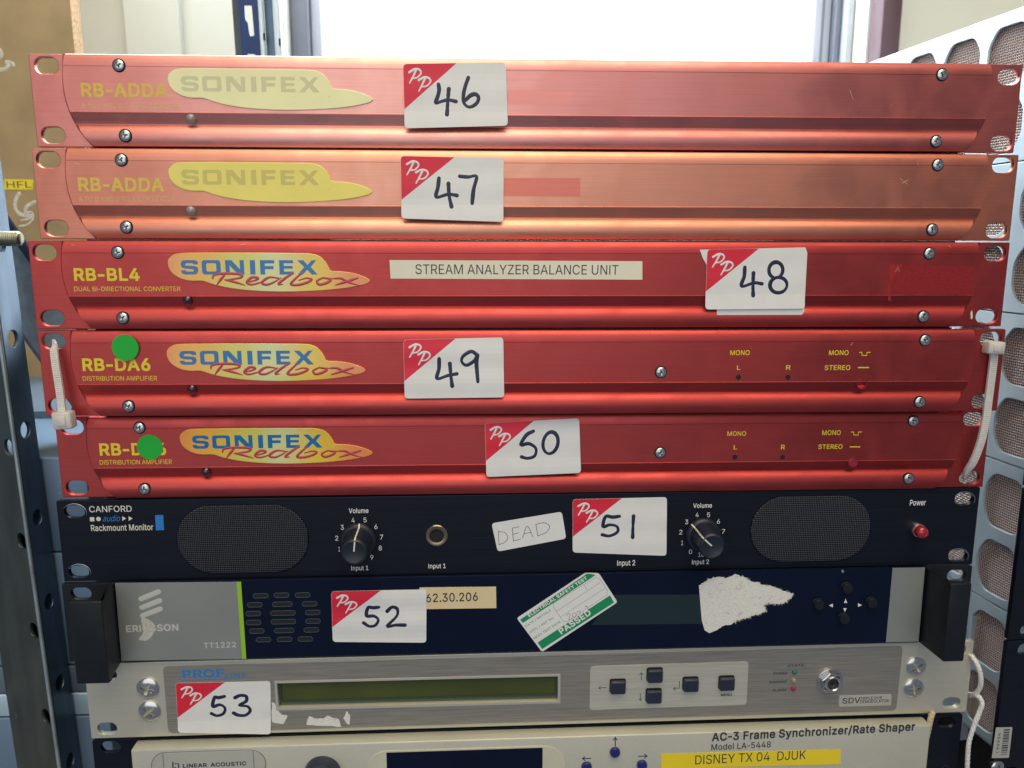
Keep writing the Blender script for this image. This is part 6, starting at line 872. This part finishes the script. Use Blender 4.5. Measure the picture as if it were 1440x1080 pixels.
for i in range(6):
    zt, zb = tops[i]-.5, tops[i+1]+.3; h = zt-zb; sh = (0, 1.0, 2.5, 4.0, 4.5, 0)[i]
    o = empty('vented_unit', rl[i], 'rack unit', (RS[0], RS[1], zb), 'silver vented units stacked at the right', A)
    cols = [19+k*38.5+sh for k in range(8)] if i < 5 else []; zs = (h-7.5-16.5, 5+16.5)
    # side wall: drawn in (depth, z), then turned so that it faces left
    loops = [rrect(170, h/2, 340, h, .6, 2)]+[octo(c_+16, z_, 32, 33) for c_ in cols for z_ in zs]
    sp = plate('side_wall', loops, 0, 1.6, 'silver_side', None, bevel=.3)
    for v in sp.data.vertices: x, y, z = v.co; v.co = (y, x, z)
    bm = bmesh.new(); bm.from_mesh(sp.data); bmesh.ops.reverse_faces(bm, faces=bm.faces); bm.to_mesh(sp.data); bm.free(); sp.parent = o
    box('body', 6.0, 430, 3, 338, .8, h-.8, 'vent_dark', o)
    box('rim', 1.7, 430, 336, 339, .8, h-.8, 'silver_side', o); box('lid', 1.7, 430, 3, 335, h-1.8, h-.2, 'silver_side', o)
    for c_ in cols[:6]:
        for z_ in zs:
            s = bpy.data.objects.new('wire_screen', WV); COL.objects.link(s); s.parent = o; s.location = Vector((3.2, c_+16, z_))*MM
            fr_ = None
    sl = [(-14, h-4.2-0), (-14, 5.0)]
    ear = plate('front_panel', [rrect(228-13, h/2, 482, h, 1.0, 2)]+[stad(-26+12.2, z_, 10.3, 6.4) for z_ in (h-5.5, 5.0)], -3.2, -.2, 'black_panel', o, bevel=.35)
    if i == 5:
        pan_screw('screw', 0, 0, 0, 5.0, o, m='nickel'); s = o.children[-1]; s.rotation_euler = (0, 0, -math.pi/2); s.location = Vector((-.1, 55, h-14))*MM
    if i in (4, 5):
        pass
# lower-right label and screw on the fifth ear
o5 = [o for o in bpy.data.objects if o.name.startswith('vented_unit') and 'barcode' in o['label']][0]
M5 = Matrix.Translation((RS[0], RS[1], tops[5]+.3)) @ Euler((0, 0, A)).to_matrix().to_4x4(); I5 = M5.inverted()
def L5(px, py, y=-3.2):
    a = I5 @ CAM; b = I5.to_3x3() @ ray(px, py); t = (y-a.y)/b.y; p = a+b*t; return (p.x, p.z)
q = [L5(*p) for p in ((1400.5, 1023), (1423.5, 1022.5), (1418.5, 1065.5), (1394.5, 1066))]
bl = plate('barcode_label', [rquad(q, .4)], -3.32, -3.2, 'barcode_label', o5, smooth=False, label='small grey label with a barcode and I 99934 beside it')
random.seed(5); t = 0.0
while t < .92:
    w_ = random.choice((.02, .035, .05)); 
    def BQ(u, v): A_ = Vector(q[0]).lerp(Vector(q[1]), u); B_ = Vector(q[3]).lerp(Vector(q[2]), u); return tuple(A_.lerp(B_, v))
    plate('bar', [[BQ(.50, .06+t*.9), BQ(.86, .06+t*.9), BQ(.86, .06+(t+w_)*.9), BQ(.50, .06+(t+w_)*.9)]], -3.36, -3.32, 'print_dark', bl, smooth=False); t += w_+random.choice((.025, .04))
cc = BQ(.27, .5); text('lettering', 'I 99934', cc[0]-6, cc[0]+6, cc[1]-.9, cc[1]+.9, -3.32, 'print_dark', bl, rot=math.pi/2+.02, bold=.01)
X, Z = L5(1401.5, 1079); pan_screw('screw', X, -3.2, Z, 4.2, o5, m='nickel')

# ------------------------------------------------------------ slotted angle post at the left
YP = 45.0
ca = onplane(10, 540, (0, YP, 0), (0, 1, 0)); cb = onplane(84.5, 1078, (0, YP, 0), (0, 1, 0)); lean = (cb.x-ca.x)/(ca.z-cb.z)
zB, zT = cb.z-60, ca.z+260
def cornx(z): return ca.x+(ca.z-z)*lean
post = empty('slotted_post', 'galvanised slotted angle post standing at the left edge of the photo', 'post', (cornx(zB), YP, zB)); post.rotation_euler = (0, -math.atan(lean), 0)
PM = Matrix.Translation((cornx(zB), YP, zB)) @ Euler((0, -math.atan(lean), 0)).to_matrix().to_4x4(); PI_ = PM.inverted(); Lp = zT-zB
def onpost(px, py, axis):
    a = PI_ @ CAM; b = PI_.to_3x3() @ ray(px, py)
    if axis == 'x': t = -a.x/b.x; p = a+b*t; return (p.y, p.z)
    t = -a.y/b.y; p = a+b*t; return (p.x, p.z)
far = onpost(43, 540, 'x')[0]
hr = [onpost(*p, 'x') for p in ((30, 609), (46, 734), (61.6, 852.5), (76.4, 969.5), (92, 1076))]; dz_ = hr[0][1]-hr[1][1]; yh = far*.52
zs_ = [hr[2][1]+dz_*k for k in range(-3, 8)]; zs_ = [z for z in zs_ if 12 < z < Lp-12]
zs2 = [z for z in zs_ if abs(z-hr[0][1]) > 1 or 1]
fp = plate('side_flange', [rrect(far/2, Lp/2, far, Lp, .8, 2)]+[stad(yh, z, 9.4, 9.42) for z in zs_], 0, 2.2, 'post_steel', None, bevel=.5)
for v in fp.data.vertices: x, y, z = v.co; v.co = (-y, x, z)
fp.parent = post
hl = [onpost(*p, 'y') for p in ((12.4, 630.5), (30.5, 763.7), (48, 892), (64.2, 1011))]; dz2 = (hl[0][1]-hl[3][1])/3; xh = hl[1][0]
xh = -6.6
ff_ = plate('front_flange', [rrect(-25, Lp/2, 50, Lp, .8, 2)]+[stad(xh, hl[1][1]+dz2*k, 8.6, 9.6) for k in range(-3, 8) if 12 < hl[1][1]+dz2*k < Lp-12], -.6, 1.6, 'post_dark', post, bevel=.5)
ff_.rotation_euler = (0, 0, math.radians(-32))
tube('corner_bead', [(-.6, .3, 1), (-.6, .3, Lp-1)], 1.1, 'pale_edge', post, 12)
b0 = onplane(30, 335.5, (0, YP+10, 0), (0, 1, 0))
bt = empty('threaded_bolt', 'threaded bolt poking out of the left post', 'bolt', tuple(b0))
vs = []; fs = []; sg = 20; nn = 150
for k in range(nn+1):
    x = -45+k*.3
    for j_ in range(sg):
        a = 2*math.pi*j_/sg; ph = (x/1.1+a/(2*math.pi)) % 1; r = 3.75+.45*abs(ph*2-1)*1.0-(1.2*(max(0, x+1.2)/1.2) if x > -1.2 else 0); vs.append((x, r*math.cos(a), r*math.sin(a)))
for k in range(nn):
    for j_ in range(sg): fs.append((k*sg+j_, k*sg+(j_+1) % sg, (k+1)*sg+(j_+1) % sg, (k+1)*sg+j_))
fs.append(tuple(range(nn*sg, (nn+1)*sg))); mesh('shank', vs, fs, 'bolt', bt, smooth=True)
lathe('nut', [(5.5, 0), (6.3, .6), (6.3, 5.4), (5.5, 6), (3, 6)], 'bolt', bt, 48, mod=hexm, ang=25).rotation_euler = (0, 0, -math.pi/2)
[c for c in bt.children if c.name.startswith('nut')][0].location = (-.036, 0, 0)

# diagonal brace behind the post
YD = 110.0
a = onplane(9, 278, (0, YD, 0), (0, 1, 0)); b = onplane(70, 366, (0, YD, 0), (0, 1, 0)); lo = onplane(49, 495, (0, YD, 0), (0, 1, 0))
d = (b-a).normalized(); n = Vector((-d.z, 0, d.x)); n = n if n.z > 0 else -n; Wd = abs((lo-a).dot(n))
ang = math.atan2(d.z, d.x)
br = empty('diagonal_brace', 'galvanised diagonal brace channel crossing behind the left post', 'brace', tuple(a)); br.rotation_euler = (0, -ang, 0)
prof = [(0, -6), (.8, -7), (3, -7.5), (3, -6), (1.2, -5), (1.2, 12)]     # (below top edge, y)
def strip(name, pts, m):
    vs = []; fs = []
    for x in (-110, 320):
        for dn, y in pts: vs.append((x, y, -dn))
    k = len(pts)
    for i in range(k-1): fs.append((i, i+1, k+i+1, k+i))
    o = mesh(name, vs, fs, m, br); sol = o.modifiers.new('thickness', 'SOLIDIFY'); sol.thickness = 1.2*MM; return o
strip('upper_flange', [(0, -14), (11.5, 0)], 'brace_shaded'); strip('web', [(11.5, 0), (Wd-1, 0)], 'galvanised'); strip('lower_flange', [(Wd-1, 0), (Wd+6.5, 10)], 'brace_shaded')

# ------------------------------------------------------------ chipboard panel with chalk marks
YC = 350.0
def C_(px, py, y=YC): p = onplane(px, py, (0, y, 0), (0, 1, 0)); return (p.x, p.z)
xr_ = (C_(97, 0)[0]+C_(104, 70)[0])/2; zbt = C_(60, 620)[1]
cb_ = empty('chipboard_panel', 'brown chipboard panel with chalk scribbles leaning upright behind the left end', 'board', (xr_, YC, zbt))
bw, bh = 420, 560
box('board', -bw, 0, 0, 17, 0, bh, 'chipboard', cb_, .4); box('raw_edge', .02, .5, .2, 16.8, .3, bh-.3, 'chip_edge', cb_)
def rc(pts): return [(a_-xr_, b_-zbt) for a_, b_ in [C_(*p) for p in pts]]
for ln, w_ in (([(0, 70), (2, 78), (-6, 84)], 3.2), ([(-6, 100), (2, 98), (8, 97), (12, 92), (9, 87), (17, 89), (19, 92)], 3.2), ([(27, 272), (22, 282), (22, 294), (30, 302), (42, 305)], 3.2), ([(49, 284), (38, 290), (36, 300), (46, 304)], 3.0), ([(28, 303), (44, 298), (46, 308), (38, 316), (27, 318)], 1.6), ([(30, 310), (42, 308)], 1.6)):
    strokes('chalk_mark', [rc(ln)], w_, -.02, 'chalk', cb_, h=.2)
q = rc([(6, 252), (47, 252.5), (46, 267), (6, 266.5)]); yl = plate('yellow_tape', [q], -.3, 0, 'sticker_yellow', cb_, smooth=False)
q = rc([(10, 264.5), (44, 255)]); text('lettering', 'HFL', q[0][0], q[1][0], q[0][1]+.4, q[1][1], -.3, 'print_dark', yl, bold=.0)

# ------------------------------------------------------------ far stack of blue-grey units, lower left
XL = -262.0
def SL(px, py): p = onplane(px, py, (XL, 0, 0), (1, 0, 0)); return (p.y, p.z)
zz = [SL(70, 668)[1], SL(84, 814)[1], SL(109, 977)[1], SL(114, 1017)[1], SL(118, 1051)[1], SL(118, 1051)[1]-70]
rlab = ['tall blue-grey case side seen in the gap between post and stack, topmost of that pile', 'blue-grey case side below the tallest one in the left gap', 'slim grey-blue case side just above the bright pale one in the left gap', 'bright pale slim case side in the left gap beside the silver unit', 'lowest blue-grey case side in the left gap beside the black ear']
mm_ = ['rack_blue', 'rack_blue', 'rack_slate', 'rack_pale', 'rack_blue']
for i in range(5):
    h = zz[i]-zz[i+1]-1.0; o = empty('equipment_case', rlab[i], 'equipment case', (XL, 70, zz[i+1]), 'equipment cases piled behind the left post')
    box('case_body', -400, 0, 0, 420, 0, h, mm_[i], o, .8)
    for yy in ((20, 160, 300) if i != 1 else (60, 200)):
        pan_screw('screw', 0, 0, 0, 2.6, o, m='steel_dark'); s = o.children[-1]; s.rotation_euler = (0, 0, math.pi/2); s.location = Vector((.1, yy, h-8 if h > 12 else h/2))*MM
o = empty('grey_crate', 'slate grey crate on top of the blue-grey cases below the chipboard', 'crate', (XL-40, 180, zz[0]+1)); hz = C_(60, 622, 200)[1]-zz[0]-2
box('crate_body', -300, 60, 0, 200, 0, hz*.5, 'rack_slate', o, 3); box('crate_rim', -302, 62, -2, 202, hz*.5+.1, hz, 'rack_blue', o, 3)

# ------------------------------------------------------------ back wall, window, uprights
YW = 620.0
def Wp(px, py=40, y=YW): p = onplane(px, py, (0, y, 0), (0, 1, 0)); return p.x
def struct(o): o['kind'] = 'structure'; return o
wx0, wx1 = Wp(400), Wp(1212)
zw0, zw1 = -420, 620
struct(plate('left_wall', [[(-1500, -700), (wx0, -700), (wx0, 900), (-1500, 900)]], YW, YW+120, 'wall_cream', smooth=False))
struct(plate('right_wall', [[(wx1, -700), (1700, -700), (1700, 900), (wx1, 900)]], YW, YW+120, 'wall_right', smooth=False))
struct(plate('wall_below_window', [[(wx0+.5, -700), (wx1-.5, -700), (wx1-.5, zw0), (wx0+.5, zw0)]], YW+1, YW+119, 'wall_cream', smooth=False))
px0 = Wp(255, 40, YW-2)
struct(box('wall_corner_trim', px0-60, px0+2, YW-14, YW-.5, -700, 900, 'wall_cream'))
win = empty('window', 'bright overexposed window filling the back wall above the stack', 'window', (wx0, YW, zw0))
ww = wx1-wx0
for (x0, x1, y0, y1, m_, nm) in ((1, 22, 30, 80, 'frame_dark', 'outer_frame'), (22.5, Wp(442)-wx0, 45, 78, 'frame_upvc', 'sash'), (Wp(1165)-wx0, Wp(1190)-wx0, 45, 78, 'frame_upvc', 'sash'), (Wp(1190)-wx0+.5, Wp(1200)-wx0, 34, 76, 'frame_dark', 'outer_frame'), (Wp(1200)-wx0+.5, ww-1, 20, 80, 'frame_upvc', 'outer_frame')):
    box(nm, x0, x1, y0, y1, 2, zw1-zw0-2, m_, win, 2)
box('sash_groove', Wp(414)-wx0, Wp(417)-wx0, 43.5, 46, 2, zw1-zw0-2, 'frame_dark', win)
box('sash_groove', Wp(1176)-wx0, Wp(1179)-wx0, 43.5, 46, 2, zw1-zw0-2, 'frame_dark', win)
box('bottom_rail', Wp(442)-wx0+.5, Wp(1165)-wx0-.5, 45, 78, 2, 45, 'frame_upvc', win, 2)
box('pane', Wp(442)-wx0+.5, Wp(1165)-wx0-.5, 60, 64, 46, zw1-zw0-2, 'glass', win)
sky = struct(mesh('sky', [(-3000, 1500, -1500), (3000, 1500, -1500), (3000, 1500, 2500), (-3000, 1500, 2500)], [(0, 1, 2, 3)], 'daylight'))
xr0, xr1 = Wp(1217, 40, 600), Wp(1240, 40, 600)
rv = box('lit_wall_strip', xr0, xr1, 596, YW-.5, -700, 900, 'lit_wall_white'); struct(rv)  # strip of wall in the light, its brightness put into whiter paint
pm = box('brown_pole', 0, Wp(1267, 40, 560)-Wp(1240, 40, 560), 0, 30, 0, 1500, 'post_mauve', None, 1.5, loc=(Wp(1240, 40, 560), 560, -700)); pm['label'] = 'dull mauve brown pole standing just right of the window'; pm['category'] = 'pole'
# blue slotted shelving upright left of the window
YU = 300.0
xu = lambda px, y=YU: onplane(px, 40, (0, y, 0), (0, 1, 0)).x
upr = empty('shelving_upright', 'navy blue shelving upright with keyhole slots left of the window', 'upright', (xu(327), YU, -430)); upr.rotation_euler = (0, -.012, 0)
W0 = xu(327); hU = 900; A0 = -.012
def wx(px): return xu(px)-W0-470*0.012*-1*-1
wpx = lambda px: xu(px)-W0+ (470*math.sin(.012))
def keyhole(cx, cz):
    return [(cx+a_, cz+b_) for a_, b_ in [(-2.9, 11.5), (2.9, 11.5), (3.2, 0), (3.4, -11), (2.6, -12), (.4, -12), (-.3, -10.5), (-.9, -2), (-2.9, 1)]]
kz = onplane(351, 29, (0, YU, 0), (0, 1, 0)).z+430; kz2 = onplane(354, 76, (0, YU, 0), (0, 1, 0)).z+430; pit = 28*(1.0)
zc = [kz+k*(kz-(kz2-11.5)) for k in range(-14, 12)]
plate('slotted_face', [[(wpx(338), 0), (wpx(366), 0), (wpx(366), hU), (wpx(338), hU)]]+[keyhole(wpx(351.5), z) for z in zc if 20 < z < hU-20], 0, 1.6, 'blue_paint', upr, bevel=.2)
def ubox(nm, a_, b_, ya, yb, m_, bv=.4): return box(nm, wpx(a_)+.05, wpx(b_)-.05, ya, yb, 0, hU, m_, upr, bv)
vs = [(wpx(325), 9, 0), (wpx(337.8), 0, 0), (wpx(337.8), 1.6, 0), (wpx(325)+1, 10.5, 0)]; vs += [(a_, b_, hU) for a_, b_, c_ in vs]
mesh('folded_edge', vs, [(0, 1, 5, 4), (1, 2, 6, 5), (2, 3, 7, 6), (3, 0, 4, 7), (0, 1, 2, 3), (4, 5, 6, 7)], 'post_steel', upr)
ubox('bright_lip', 366.2, 373, -3, 3, 'upright_bright', 1.2); ubox('recessed_face', 373, 386, 2, 4, 'post_steel'); ubox('bright_lip', 386, 396, -2, 6, 'upright_bright', 1.2)
for px, py in ((371.5, 52), (393.5, 60)):
    p = onplane(px, py, (0, YU-3.2, 0), (0, 1, 0)); plate('punched_hole', [stad(p.x-W0-(p.z+430)*-.012*-1*1+(p.z+430)*0.0+ (470-(p.z+430))*0.0+ (p.z+430)*0.012*2-0.0, p.z+430, 1.6, 6)], -3.25, -2.9, 'hole_dark', upr)

# shelf the stack stands on (just below the picture)
struct(box('shelf_surface', -1500, 1500, -60, 700, -520, -484, 'table'))
for o in (U9.o,):
    pass
struct(box('shelf_riser', -215, 215, 30, 240, -483.9, -446.8, 'table'))
